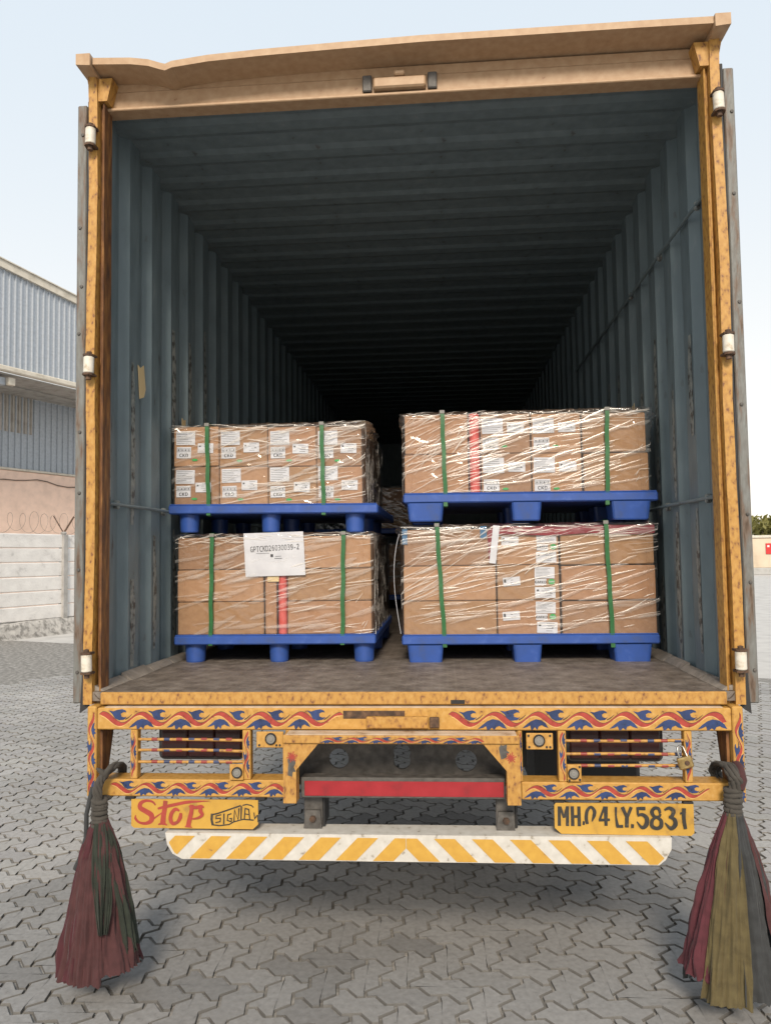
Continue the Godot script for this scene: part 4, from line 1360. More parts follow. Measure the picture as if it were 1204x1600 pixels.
func pallet(x0: float, x1: float, y0: float, z1: float, depth: float, high: float, feet: Array, round_feet: bool, label: String, tilt := 0.0) -> Node3D:
	# y0: where the feet stand; z1: its front edge
	var o := thing("plastic_pallet", Vector3((x0 + x1) * 0.5, y0, z1 - depth * 0.5), label, "pallet", "blue plastic pallets in the container")
	o.rotation.z = tilt
	var w := x1 - x0
	var dk := MB.new()
	dk.box(Vector3(0, high - 0.022, 0), Vector3(w, 0.042, depth), 0.006)
	var d := part("deck", dk, M.blue_plastic, o)
	for s in [-1.0, 1.0]:
		var rim := MB.new()
		rim.box(Vector3(0, high + 0.0015, s * (depth * 0.5 - 0.012)), Vector3(w - 0.01, 0.005, 0.018), 0.002)
		part("rim", rim, M.blue_plastic, d)
	var fh := high - 0.044
	for f in feet:
		for row in 3:
			var z: float = (depth * 0.5 - 0.075) * (1 - row)
			var cx: float = (f[0] + f[1]) * 0.5 - (x0 + x1) * 0.5
			var rw: float = (f[1] - f[0]) * 0.5
			var fm := MB.new()
			if round_feet:
				fm.lathe(Vector3(cx, 0, z), [[0.0, 0.0], [rw * 0.93, 0.0], [rw * 0.98, 0.006], [rw * 1.08, fh], [0.0, fh]], 22)
			else:
				var prev := []
				for lv in [[0.0, 0.90], [0.006, 0.94], [fh, 1.04]]:
					var ring := []
					for q in 4:
						for a in 4:
							var an := PI * 0.5 * q + PI / 6.0 * a
							var cc := Vector2(rw - 0.018, 0.055) * Vector2(1 if q in [0, 3] else -1, 1 if q in [0, 1] else -1)
							var pp: Vector2 = (cc + Vector2(cos(an), sin(an)) * 0.018) * lv[1]
							ring.append(Vector3(cx + pp.x, lv[0], z - pp.y))
					if prev.size():
						for q in 16:
							fm.quad(prev[q], prev[(q + 1) % 16], ring[(q + 1) % 16], ring[q])
					else:
						for q in range(1, 15):
							fm.tri(ring[0], ring[q + 1], ring[q])
					prev = ring
			part("foot", fm, M.blue_plastic, o)
	return o

var box_count := 0
func carton(x0: float, x1: float, y0: float, y1: float, z1: float, depth: float, label: String, group: String, flap := 0) -> Node3D:
	box_count += 1
	var o := thing("cardboard_box", Vector3((x0 + x1) * 0.5, y0, z1 - depth * 0.5 + rng.randf_range(-0.003, 0.003)), label, "box", group)
	var m: Material = M["cardboard_%d" % (box_count % 4)]
	var w := x1 - x0 - 0.003
	var h := y1 - y0 - 0.0025
	var mb := MB.new()
	# slightly bulged front, soft edges
	mb.box(Vector3(0, h * 0.5, 0), Vector3(w, h, depth), 0.004)
	var b := part("carton", mb, m, o)
	var fl := MB.new()
	if flap != 0:                               # the glued joint of the carton, a narrow overlap at one corner
		fl.box(Vector3(flap * (w * 0.5 - 0.018), h * 0.5, depth * 0.5 + 0.0005), Vector3(0.034, h - 0.012, 0.003), 0.001)
		part("glued_joint", fl, m, b)
	var tp := MB.new()
	tp.box(Vector3(0, h + 0.0006, 0), Vector3(w - 0.02, 0.0012, 0.05), 0.0003)
	part("tape", tp, M.cream_tag, b)
	o.rotation.y = rng.randf_range(-0.006, 0.006)
	return o

# printed labels: u, v = lower left corner on the front face from the box's lower left, in metres
func sticker(o: Node3D, w: float, depth: float, u: float, v: float, sw: float, sh: float, kind: String, turn := 0.0) -> void:
	var s := Node3D.new()
	s.name = "label"
	o.add_child(s, true)
	s.position = Vector3(-w * 0.5 + u + sw * 0.5, v + sh * 0.5, depth * 0.5 + 0.0028)
	s.rotation.z = turn
	bx("sheet", Vector3.ZERO, Vector3(sw, sh, 0.0012), 0.0003, M.paper, s)
	var pr := MB.new()
	var zz := 0.0009
	if kind == "list":
		for k in 7:
			var y := sh * (0.38 - k * 0.125)
			var ln := sw * rng.randf_range(0.45, 0.86)
			pr.box(Vector3(-sw * 0.45 + ln * 0.5, y, zz), Vector3(ln, sh * 0.022, 0.0004))
	elif kind == "ckd":
		for k in 4:
			var x := sw * (-0.36 + k * 0.24)
			for e in [[0, 1], [0, -1], [1, 0], [-1, 0]]:
				pr.box(Vector3(x + e[0] * sw * 0.095, sh * 0.22 + e[1] * sh * 0.15, zz + absf(e[0]) * 0.0001), Vector3(sw * (0.012 if e[0] else 0.2), sh * (0.30 if e[0] else 0.02), 0.0004))
			pr.box(Vector3(x, sh * 0.24, zz), Vector3(sw * 0.07, sh * 0.12, 0.0004))
			pr.box(Vector3(x, sh * 0.15, zz + 0.0001), Vector3(sw * 0.11, sh * 0.03, 0.0004))
		var tx := text_mesh("CKD", sh * 0.42)
		part("lettering", tx, M.ink, s, Vector3(0, -sh * 0.24, 0.0010))
	elif kind == "ship":
		pr.box(Vector3(-sw * 0.36, sh * 0.2, zz), Vector3(sw * 0.11, sh * 0.16, 0.0004))
		for k in 4:
			var ln := sw * rng.randf_range(0.2, 0.45)
			pr.box(Vector3(sw * rng.randf_range(0.0, 0.2), sh * (0.36 - k * 0.22), zz), Vector3(ln, sh * 0.035, 0.0004))
		pr.box(Vector3(sw * 0.26, -sh * 0.02, zz + 0.0001), Vector3(sw * 0.055, sh * 0.11, 0.0004))
	elif kind == "small":
		pr.box(Vector3(-sw * 0.38, sh * 0.12, zz), Vector3(sw * 0.12, sh * 0.4, 0.0004))
		pr.box(Vector3(sw * 0.1, -sh * 0.16, zz), Vector3(sw * 0.34, sh * 0.06, 0.0004))
		pr.box(Vector3(sw * 0.02, sh * 0.16, zz), Vector3(sw * 0.14, sh * 0.05, 0.0004))
	elif kind == "gmkd":
		var tx2 := text_mesh("GMKD", sh * 0.55)
		part("lettering", tx2, M.ink, s, Vector3(0, -sh * 0.02, 0.0010), Basis().scaled(Vector3(1.1, 1, 1)))
	if pr.v.size():
		part("print", pr, M.ink, s)

func dot(o: Node3D, w: float, depth: float, u: float, v: float, rw: float, rh: float, words := "") -> void:
	var mb := MB.new()
	var poly := PackedVector2Array()
	for k in 18:
		poly.append(Vector2(cos(TAU * k / 18) * rw, sin(TAU * k / 18) * rh))
	mb.prism(poly, 0.0, 0.0012)
	var d := part("green_mark", mb, M.green_ink, o, Vector3(-w * 0.5 + u, v, depth * 0.5 + 0.0024))
	if words:
		part("lettering", text_mesh(words, rh * 0.8), M.paper, d, Vector3(0, 0, 0.0016))

# stretch film round a load: a loop of wrinkled sheet, folded in over the top, and the bunched creases on it
func film_round(x0: float, x1: float, y0: float, y1: float, z0: float, z1: float, label: String, creases: Array, sides: Array, seed_: int, puff: Array) -> Node3D:
	var o := thing("stretch_wrap", Vector3(0, 0, 0), label, "wrap", "stretch film round the pallet loads")
	var nz := FastNoiseLite.new()
	nz.seed = seed_
	nz.frequency = 1.0
	nz.fractal_octaves = 3
	var r := RandomNumberGenerator.new()
	r.seed = seed_
	# perimeter with rounded corners: front, right, back, left
	var loop := []          # [position xz, outward, u]
	var rad := 0.018
	var cs := [[x1 - rad, z1 - rad, 90.0], [x1 - rad, z0 + rad, 0.0], [x0 + rad, z0 + rad, -90.0], [x0 + rad, z1 - rad, -180.0]]
	var u := 0.0
	for q in 4:
		var c = cs[q]
		for a in 4:
			var an := deg_to_rad(c[2] - a * 30.0)
			loop.append([Vector2(c[0] + cos(an) * rad, c[1] + sin(an) * rad), Vector2(cos(an), sin(an))])
		var nx = cs[(q + 1) % 4]
		var an2 := deg_to_rad(c[2] - 90.0)
		var dir := Vector2(cos(an2), sin(an2))
		var pa := Vector2(c[0], c[1]) + dir * rad
		var pb := Vector2(nx[0], nx[1]) + dir * rad
		var cnt := 64 if q == 3 else 30
		for k in range(1, cnt):
			loop.append([pa.lerp(pb, k / float(cnt)), dir])
	loop.append(loop[0])
	var P := []
	var rows := 44
	for i in rows + 7:
		var line := []
		for j in loop.size():
			var lp = loop[j]
			u = 0.0
			var t := minf(i / float(rows), 1.0)
			var y := lerpf(y0 - 0.03, y1 + 0.004, t)
			var pos: Vector2 = lp[0]
			var along := pos.x * 7.0 + pos.y * 7.0
			var out := 0.006 + 0.0045 * nz.get_noise_2d(along * 0.9, y * 26.0 + along * 1.6) + 0.002 * nz.get_noise_2d(along * 3.0, y * 70.0 + 9.0)
			if t > 0.86:
				out += 0.010 * (0.5 + nz.get_noise_2d(along * 3.5, y * 40.0)) * (t - 0.86) / 0.14
			for pf in puff:       # [x, y, reach, size] corners where the film stands off
				var dd: float = Vector2(pos.x - pf[0], (y - pf[1]) * 1.0).length() / pf[2]
				if dd < 1.0 and pos.y > z0 + (z1 - z0) * 0.6:
					out += pf[3] * (1 - dd) * (0.7 + 0.6 * nz.get_noise_2d(along * 6.0, y * 30.0))
			if t < 0.06:
				out += 0.006 * (0.06 - t) / 0.06
			if i > rows:
				var f := (i - rows) / 6.0
				out -= f * 0.16
				y = y1 + 0.004 + 0.013 * sin(PI * minf(f * 2.2, 1.0)) * (0.6 + 0.8 * absf(nz.get_noise_2d(along * 4.0, f * 3.0)))
			else:
				y += t * t * 0.010 * nz.get_noise_2d(along * 1.5, 3.0)
			var p := pos + (lp[1] as Vector2) * out
			line.append(Vector3(p.x, y, p.y))
		P.append(line)
	var mb := MB.new()
	mb.grid(P, true)
	part("film", mb, M.film, o)
	var cr := MB.new()
	for c in creases:
		# [count, x range a..b as share of width, y range, angle lo..hi degrees, length lo..hi]
		for k in int(c[0] * 0.58):
			var x := lerpf(x0, x1, r.randf_range(c[1], c[2]))
			var y := lerpf(y0, y1, r.randf_range(c[3], c[4]))
			var an := deg_to_rad(r.randf_range(c[5], c[6]))
			var ln := r.randf_range(c[7], c[8]) * (1.0 if r.randf() < 0.75 else 1.6)
			var wd := r.randf_range(0.0011, 0.0031) * (1.0 if r.randf() < 0.82 else 1.9)
			crease(cr, Vector3(x, y, z1 + 0.0085), Vector3(cos(an), sin(an), 0), Vector3(0, 0, 1), ln, wd, r, x0 - 0.004, x1 + 0.006, y0 - 0.02, y1 + 0.01)
	# the fluffed rim along the top edge
	for k in 46:
		var x := lerpf(x0, x1, r.randf())
		var an := deg_to_rad(r.randf_range(-14, 14))
		crease(cr, Vector3(x, y1 + r.randf_range(-0.03, 0.006), z1 + r.randf_range(0.006, 0.014)), Vector3(cos(an), sin(an), 0), Vector3(0, 0.3, 1).normalized(), r.randf_range(0.03, 0.14), r.randf_range(0.0012, 0.0036), r, x0 - 0.004, x1 + 0.01, y0, y1 + 0.02)
	for s in sides:
		var xs: float = x1 + 0.009 if s > 0 else x0 - 0.009
		for k in 70:
			var z := lerpf(z0 + 0.1, z1, pow(r.randf(), 0.5))
			var y := lerpf(y0, y1, r.randf())
			var an := deg_to_rad(r.randf_range(60, 120) if r.randf() < 0.5 else r.randf_range(-30, 30))
			crease(cr, Vector3(xs, y, z), Vector3(0, sin(an), cos(an)), Vector3(s, 0, 0), r.randf_range(0.04, 0.2), r.randf_range(0.001, 0.003), r, -9, 9, y0 - 0.02, y1 + 0.01)
	part("crease", cr, M.film_fold, o)
	var sf := MB.new()
	for k in 60:
		var x := lerpf(x0, x1, r.randf_range(0.03, 0.97))
		var y := lerpf(y0, y1, r.randf_range(0.08, 0.97))
		var an := deg_to_rad(r.randf_range(2, 24))
		crease(sf, Vector3(x, y, z1 + 0.009), Vector3(cos(an), sin(an), 0), Vector3(0, 0, 1), r.randf_range(0.08, 0.32), r.randf_range(0.005, 0.013), r, x0 - 0.004, x1 + 0.006, y0, y1, 0.28)
	part("soft_fold", sf, M.film_soft, o)
	return o

func crease(mb: MB, at: Vector3, dir: Vector3, out: Vector3, ln: float, wd: float, r: RandomNumberGenerator, xa: float, xb: float, ya: float, yb: float, rise := 0.8) -> void:
	var side := out.cross(dir).normalized()
	var bend := r.randf_range(-0.10, 0.10)
	var seg := 7
	var rings := []
	var norms := []
	for i in seg + 1:
		var t := i / float(seg)
		var p := at + dir * ln * (t - 0.5) + side * (bend * ln * (t - 0.5) * (t - 0.5) + r.randf_range(-0.0006, 0.0006))
		p.x = clampf(p.x, xa, xb)
		p.y = clampf(p.y, ya, yb)
		var w := wd * (0.12 + 0.88 * pow(sin(PI * clampf(t, 0.02, 0.98)), 0.7)) * r.randf_range(0.75, 1.15)
		var ring := []
		var nn := []
		for k in 5:
			var a := PI * k / 4.0
			var o := side * cos(a) + out * sin(a) * rise
			ring.append(p + o * w); nn.append((side * cos(a) * rise + out * sin(a)).normalized())
		rings.append(ring); norms.append(nn)
	for i in seg:
		for k in 4:
			mb.quad_n(rings[i][k], rings[i][k + 1], rings[i + 1][k + 1], rings[i + 1][k], norms[i][k], norms[i][k + 1], norms[i + 1][k + 1], norms[i + 1][k])

func strap(xt: float, xb: float, y0: float, y1: float, z0: float, z1: float, label: String) -> void:
	var o := thing("packing_strap", Vector3.ZERO, label, "strap", "green plastic straps round the loads")
	var pts := []          # side profile (y, z), going down the front, and the x at each
	var n := 14
	for k in n + 1:
		var t := k / float(n)
		pts.append([lerpf(xt, xb, t) + 0.0015 * sin(k * 1.3), Vector2(lerpf(y1, y0, t), z1 + 0.0016 * sin(k * 0.9))])
	var mb := MB.new()
	var hw := 0.0095
	var path := pts.duplicate()
	path.push_front([xt, Vector2(y1 + 0.004, z1 - 0.012)])
	path.push_front([xt, Vector2(y1 + 0.004, z0)])
	path.append([xb, Vector2(y0 - 0.004, z1 - 0.03)])
	for k in path.size() - 1:
		var a = path[k]
		var b = path[k + 1]
		var pa := Vector3(a[0], a[1].x, a[1].y)
		var pb := Vector3(b[0], b[1].x, b[1].y)
		var t := (pb - pa).normalized()
		var nn := Vector3(1, 0, 0).cross(t).normalized() * -0.0006
		var s := Vector3(hw, 0, 0)
		mb.quad(pb - s + nn, pb + s + nn, pa + s + nn, pa - s + nn)
		mb.quad(pa - s - nn, pa + s - nn, pb + s - nn, pb - s - nn)
		mb.quad(pa + s + nn, pb + s + nn, pb + s - nn, pa + s - nn)
		mb.quad(pa - s - nn, pb - s - nn, pb - s + nn, pa - s + nn)
	part("band", mb, M.green_strap, o)
	bx("seal", Vector3(xt, y1 - 0.006, z1 + 0.002), Vector3(0.023, 0.016, 0.003), 0.001, M.reflector_glass, o)

func tube_roll(x: float, y0: float, y1: float, z: float, r: float, label: String) -> void:
	var o := thing("cardboard_tube", Vector3(x, y0, z), label, "tube")
	var h := y1 - y0
	var mb := MB.new()
	mb.lathe(Vector3.ZERO, [[0.0, 0.0], [r * 0.9, 0.0], [r, 0.004], [r, h - 0.004], [r * 0.92, h], [0.0, h]], 22)
	part("sleeve", mb, M.red_tube, o)
	var cap := MB.new()
	cap.lathe(Vector3(0, h, 0), [[r * 0.9, 0.0005], [r * 0.6, 0.003], [0.0, 0.004]], 16)
	part("end_cap", cap, M.maroon_sheet, o)

func make_loads() -> void:
	var ZF := -0.78
	var T := FLOOR
	# ---------- lower load on round feet
	var feetB := [[-1.082, -0.99], [-0.676, -0.588], [-0.275, -0.183]]
	pallet(-1.117, -0.168, T, -0.755, 1.15, 0.128, feetB, true, "blue round-footed plastic pallet standing on the container floor by the wall")
	var gB := "cartons on the lower round-footed pallet"
	var yB := [1.160, 1.3145, 1.466, 1.620]
	var rowB := ["bottom", "middle", "top"]
	for r in 3:
		carton(-1.108, -0.694, yB[r], yB[r + 1], ZF, 0.56, "plain cardboard box, %s row by the container wall, lower round-footed pallet" % rowB[r], gB, -1 if r == 1 else 0)
		carton(-0.583, -0.186, yB[r], yB[r + 1], ZF, 0.56, "plain cardboard box, %s row right of the thin red tube, lower round-footed pallet" % rowB[r], gB, 1 if r != 0 else 0)
		carton(-0.583, -0.186, yB[r], yB[r + 1], ZF - 0.565, 0.54, "cardboard box, %s row behind, facing the centre aisle, lower round-footed pallet" % rowB[r], gB)
	carton(-0.690, -0.634, 1.160, 1.462, ZF - 0.004, 0.3, "narrow upright cardboard filler box left of the thin red tube", gB)
	tube_roll(-0.607, 1.160, 1.478, ZF - 0.021, 0.021, "thin red tube standing between boxes on the lower pallet with the paper sheet")
	var tg := bx("paper_tag", Vector3(-0.648, 1.430, ZF + 0.003), Vector3(0.055, 0.048, 0.0015), 0.0004, M.cream_tag, self)
	tg.name = "paper_tag"
	tag(tg, "small cream paper tag beside the top of the thin red tube", "tag")
	var sheet := thing("paper_sheet", Vector3(-0.640, 1.533, ZF + 0.0115), "large white paper sheet with printed code over the lower load of boxes", "paper")
	sheet.rotation.z = 0.018
	var P := []
	for i in 11:
		var line := []
		for j in 13:
			var x := lerpf(-0.142, 0.142, j / 12.0)
			var y := lerpf(-0.100, 0.104, i / 10.0)
			line.append(Vector3(x - y * 0.03, y, 0.0012 * sin(y * 60.0 + x * 14.0) + 0.0006 * sin(x * 40.0)))
		P.append(line)
	var sm := MB.new()
	sm.grid(P)
	var leaf := part("leaf", sm, M.paper, sheet)
	part("lettering", text_mesh("GPTCKD26030039-2", 0.034, false), M.ink, leaf, Vector3(0.003, 0.030, 0.0022), Basis(Vector3(0, 0, 1), 0.03) * Basis().scaled(Vector3(0.72, 1, 1)))
	var pr := MB.new()
	pr.box(Vector3(-0.012, -0.004, 0.0022), Vector3(0.012, 0.012, 0.0005))
	pr.box(Vector3(0.018, -0.018, 0.0022), Vector3(0.036, 0.0015, 0.0005))
	pr.box(Vector3(0.018, -0.008, 0.0022), Vector3(0.028, 0.001, 0.0005))
	pr.box(Vector3(-0.055, 0.008, 0.0022), Vector3(0.06, 0.001, 0.0005))
	part("print", pr, M.ink, leaf)
	film_round(-1.112, -0.182, 1.155, 1.622, ZF - 1.11, ZF, "clear wrinkled stretch film around the lower round-footed load", [[50, 0.5, 1.0, 0.25, 1.0, 6, 16, 0.05, 0.30], [34, 0.3, 0.98, 0.45, 1.0, 4, 20, 0.04, 0.18], [16, 0.15, 0.6, 0.3, 0.6, 2, 16, 0.03, 0.12], [18, 0.0, 0.5, 0.85, 1.0, -8, 25, 0.03, 0.12], [16, 0.6, 0.99, 0.0, 0.12, -5, 14, 0.03, 0.14], [8, 0.9, 1.0, 0.05, 0.7, 30, 60, 0.02, 0.05]], [1.0], 301, [[-1.112, 1.60, 0.10, 0.016], [-0.182, 1.62, 0.12, 0.02]])
	strap(-0.936, -0.943, 1.112, 1.634, ZF - 1.1, ZF + 0.022, "green packing strap nearer the container wall on the lower load with the paper sheet")
	strap(-0.313, -0.322, 1.112, 1.634, ZF - 1.1, ZF + 0.022, "green packing strap right of the paper sheet on the lower load")
	# ---------- upper load on round feet
	var feetA := [[-1.110, -1.022], [-0.711, -0.626], [-0.309, -0.222]]
	pallet(-1.147, -0.151, 1.640, -0.755, 1.15, 0.128, feetA, true, "blue round-footed plastic pallet stacked on wrapped boxes by the container wall", -0.012)
	var gA := "labelled cartons on the upper round-footed pallet"
	var xA := [-1.126, -0.906, -0.671, -0.438, -0.222]
	var yA := [1.772, 1.958, 2.150]
	var colA := ["by the container wall", "second from the container wall", "third from the container wall", "beside the centre aisle"]
	for r in 2:
		for k in 4:
			var y0: float = yA[r] - 0.005 * k
			var y1: float = yA[r + 1] - 0.005 * k
			var o := carton(xA[k], xA[k + 1], y0, y1, ZF, 0.52, "labelled cardboard box %s, %s row of the upper round-footed pallet" % [colA[k], ["lower", "upper"][r]], gA)
			var w: float = xA[k + 1] - xA[k] - 0.003
			var jx := rng.randf_range(-0.004, 0.004)
			sticker(o, w, 0.52, 0.010 + jx, 0.104 + 0.006 * k * (1 - r), 0.092, 0.066, "list", rng.randf_range(-0.03, 0.03))
			sticker(o, w, 0.52, 0.012 + jx, 0.040, 0.070, 0.054, "ckd", rng.randf_range(-0.03, 0.03))
			sticker(o, w, 0.52, 0.112 + jx + rng.randf_range(-0.01, 0.012), 0.062 + rng.randf_range(-0.006, 0.014), 0.076, 0.046, "ship", rng.randf_range(-0.05, 0.02))
			dot(o, w, 0.52, 0.100 + jx, 0.030 + rng.randf_range(-0.004, 0.004), 0.014, 0.0055)
		carton(xA[3], xA[4], yA[r] - 0.015, yA[r + 1] - 0.015, ZF - 0.525, 0.55, "cardboard box, %s row behind, facing the centre aisle, upper round-footed pallet" % ["lower", "upper"][r], gA)
	film_round(-1.128, -0.214, 1.764, 2.146, ZF - 1.09, ZF, "clear wrinkled stretch film around the upper round-footed load", [[60, 0.45, 1.0, 0.1, 1.0, 2, 18, 0.04, 0.22], [46, 0.2, 1.0, 0.6, 1.0, -12, 26, 0.03, 0.16], [26, 0.5, 0.98, 0.5, 0.95, 10, 35, 0.02, 0.10], [30, 0.25, 0.98, 0.0, 0.35, -2, 10, 0.06, 0.24], [10, 0.0, 0.3, 0.7, 1.0, -40, 60, 0.02, 0.08], [10, 0.92, 1.0, 0.3, 0.9, 30, 75, 0.02, 0.06]], [1.0], 302, [[-0.214, 2.14, 0.13, 0.036], [-1.128, 2.14, 0.07, 0.012]])
	strap(-0.960, -0.951, 1.722, 2.160, ZF - 1.1, ZF + 0.022, "green packing strap nearer the container wall on the upper labelled load")
	strap(-0.411, -0.403, 1.716, 2.152, ZF - 1.1, ZF + 0.022, "green packing strap nearer the centre aisle on the upper labelled load")
	# ---------- lower load on block feet
	var feetD := [[-0.02, 0.140], [0.460, 0.586], [0.908, 1.074]]
	pallet(-0.047, 1.110, T - 0.006, -0.755, 1.0, 0.128, feetD, false, "blue block-footed plastic pallet standing on the container floor")
	var gD := "cartons on the lower block-footed pallet"
	var yD := [1.150, 1.309, 1.470, 1.640]
	for r in 3:
		carton(-0.040 + 0.003 * r, 0.389, yD[r], yD[r + 1], ZF, 0.48, "plain cardboard box, %s row beside the centre aisle, lower block-footed pallet" % rowB[r], gD, -1)
		var o := carton(0.393, 0.677, yD[r], yD[r + 1] - (0.02 if r == 2 else 0.0), ZF - 0.003, 0.48, "labelled cardboard box with green round mark, %s row, lower block-footed pallet" % rowB[r], gD)
		var w := 0.281
		var e: float = [-0.006, -0.008, 0.004][r]
		sticker(o, w, 0.48, 0.022 + [0.0, 0.004, 0.0][r], 0.062 + [0.005, 0.003, 0.028][r], 0.078, 0.040, "small", [0.07, 0.08, -0.02][r])
		if r < 2:
			sticker(o, w, 0.48, 0.178 + e, 0.098, 0.090, 0.052, "list", -0.03)
		else:
			sticker(o, w, 0.48, 0.178 + e, 0.098, 0.090, 0.042, "list", 0.0)
		sticker(o, w, 0.48, 0.178 + e, 0.066 if r < 2 else 0.064, 0.052, 0.030, "gmkd", -0.02)
		dot(o, w, 0.48, 0.254 + e, 0.082 if r < 2 else 0.080, 0.015, 0.013, "RoHS")
		sticker(o, w, 0.48, 0.178 + e + 0.004 * (1 - r), 0.008, 0.092, 0.050, "ship", -0.03 if r == 0 else 0.0)
		carton(0.682, 1.106 - 0.002 * r, yD[r] - 0.003, yD[r + 1] - 0.006, ZF, 0.48, "plain cardboard box, %s row by the container wall, lower block-footed pallet" % rowB[r], gD, [0, 1, 1][r])
	# a dark red sheet folded over the top, with a paper slip and blue tape
	var ms := thing("red_cover_sheet", Vector3(0.73, 1.636, ZF + 0.004), "dark red sheet folded over the top edge of the lower block-footed load", "sheet")
	var mm := MB.new()
	var rows := []
	for i in 5:
		var line := []
		for j in 25:
			var x := lerpf(-0.36, 0.375, j / 24.0)
			line.append(Vector3(x, [-0.030, -0.012, 0.006, 0.012, 0.014][i] + 0.004 * sin(x * 17.0) * (1.0 if i == 0 else 0.2), [0.004, 0.0055, 0.003, -0.03, -0.35][i]))
		rows.append(line)
	mm.grid(rows)
	part("sheet", mm, M.maroon_sheet, ms)
	bx("hanging_edge", Vector3(-0.362, -0.075, 0.003), Vector3(0.026, 0.15, 0.002), 0.0006, M.maroon_sheet, ms, Basis(Vector3(0, 0, 1), 0.03))
	var slip := bx("paper_slip", Vector3(0.384, 1.565, ZF + 0.0105), Vector3(0.030, 0.175, 0.0012), 0.0003, M.paper, self, Basis(Vector3(0, 0, 1), -0.12))
	tag(slip, "long white paper slip hanging beside the red sheet under the film", "paper")
	for q in [[-0.028, 1.606, 0.024, 0.07, "blue tape strip on the aisle corner of the lower block-footed load"], [0.335, 1.622, 0.030, 0.056, "blue tape strip beside the hanging dark red edge"]]:
		var b := bx("tape_strip", Vector3(q[0], q[1], ZF + 0.0036), Vector3(q[2], q[3], 0.0012), 0.0003, M.blue_tape, self)
		tag(b, q[4], "tape")
	film_round(-0.043, 1.112, 1.145, 1.648, ZF - 0.96, ZF, "clear wrinkled stretch film around the lower block-footed load", [[44, 0.02, 0.30, 0.35, 0.66, 8, 34, 0.08, 0.34], [60, 0.05, 0.55, 0.55, 1.0, 6, 38, 0.04, 0.18], [60, 0.1, 0.9, 0.35, 0.9, 3, 14, 0.06, 0.30], [40, 0.1, 1.0, 0.85, 1.0, -4, 18, 0.05, 0.26], [40, 0.05, 0.95, 0.02, 0.35, 0, 14, 0.03, 0.20], [26, 0.55, 1.0, 0.15, 0.6, 8, 32, 0.03, 0.14], [26, 0.45, 1.0, 0.7, 0.98, 3, 16, 0.08, 0.30]], [], 303, [[-0.043, 1.63, 0.08, 0.022], [1.112, 1.63, 0.06, 0.012]])
	strap(0.121, 0.150, 1.098, 1.664, ZF - 0.95, ZF + 0.022, "green packing strap nearer the centre aisle on the lower block-footed load")
	strap(0.886, 0.904, 1.094, 1.664, ZF - 0.95, ZF + 0.022, "green packing strap over the dark red sheet on the lower block-footed load")
	# ---------- upper load on block feet
	var feetC := [[-0.012, 0.152], [0.466, 0.600], [0.917, 1.088]]
	pallet(-0.032, 1.122, 1.672, -0.755, 1.0, 0.128, feetC, false, "blue block-footed plastic pallet stacked on the load with the red sheet", -0.008)
	var gC := "cartons on the upper block-footed pallet"
	var yC := [1.806, 1.990, 2.176]
	for r in 2:
		carton(-0.026 + 0.003 * r, 0.272, yC[r], yC[r + 1], ZF, 0.48, "plain cardboard box, %s row left of the thick red tube" % ["lower", "upper"][r], gC, -1)
		for k in 2:
			var x0: float = [0.331, 0.565][k]
			var x1: float = [0.561, 0.792][k]
			var o := carton(x0, x1, yC[r] - 0.003 - 0.003 * k, yC[r + 1] - 0.003 - 0.003 * k, ZF - 0.004 * (k + r), 0.48, "labelled cardboard box %s, %s row of the upper block-footed pallet" % [["right beside the thick red tube", "next to the plain end box"][k], ["lower", "upper"][r]], gC)
			var w := x1 - x0 - 0.003
			sticker(o, w, 0.48, 0.006, 0.093, 0.097, 0.070, "list", rng.randf_range(-0.02, 0.02))
			sticker(o, w, 0.48, 0.008, 0.008 + 0.010 * r, 0.072, 0.055, "ckd", rng.randf_range(-0.03, 0.03))
			sticker(o, w, 0.48, 0.122, 0.096, 0.078, 0.046, "ship", rng.randf_range(-0.03, 0.03))
			dot(o, w, 0.48, 0.108, 0.018 + 0.014 * r, 0.014, 0.0055)
		carton(0.797, 1.090 - 0.006 * r, yC[r] - 0.009, yC[r + 1] - 0.012, ZF, 0.48, "plain cardboard box, %s row by the container wall, upper block-footed pallet" % ["lower", "upper"][r], gC, 1)
	tube_roll(0.303, 1.806, 2.176, ZF - 0.024, 0.0245, "thick red tube standing between boxes on the upper block-footed pallet")
	film_round(-0.030, 1.094, 1.800, 2.176, ZF - 0.96, ZF, "clear wrinkled stretch film around the upper block-footed load", [[60, 0.02, 0.30, 0.3, 0.98, 18, 55, 0.04, 0.16], [54, 0.02, 0.4, 0.15, 0.75, 10, 32, 0.10, 0.34], [70, 0.2, 0.75, 0.15, 1.0, 5, 20, 0.05, 0.30], [36, 0.1, 0.95, 0.02, 0.25, 2, 14, 0.04, 0.22], [60, 0.4, 1.0, 0.75, 1.0, -6, 26, 0.03, 0.18], [40, 0.62, 1.0, 0.05, 0.7, 2, 28, 0.03, 0.16], [12, 0.94, 1.0, 0.1, 0.9, 40, 85, 0.02, 0.05]], [], 304, [[1.094, 2.16, 0.16, 0.034], [-0.030, 2.15, 0.07, 0.016]])
	strap(0.155, 0.165, 1.744, 2.190, ZF - 0.95, ZF + 0.022, "green packing strap left of the thick red tube on the upper load")
	strap(0.907, 0.898, 1.738, 2.184, ZF - 0.95, ZF + 0.022, "green packing strap over the plain end boxes of the upper block-footed load")
	# ---------- the next load further in, seen through the aisle
	var ZR := -4.3
	pallet(-1.12, -0.12, T, ZR + 0.03, 1.1, 0.128, [[-1.08, -0.98], [-0.63, -0.54], [-0.24, -0.14]], true, "dim blue pallet deeper inside the container behind the aisle")
	for r in 3:
		carton(-0.60, -0.135, 1.16 + 0.155 * r, 1.315 + 0.155 * r, ZR, 0.5, "dim cardboard box deeper inside the container, %s row of the lower rear load" % rowB[r], "cartons of the load deeper inside")
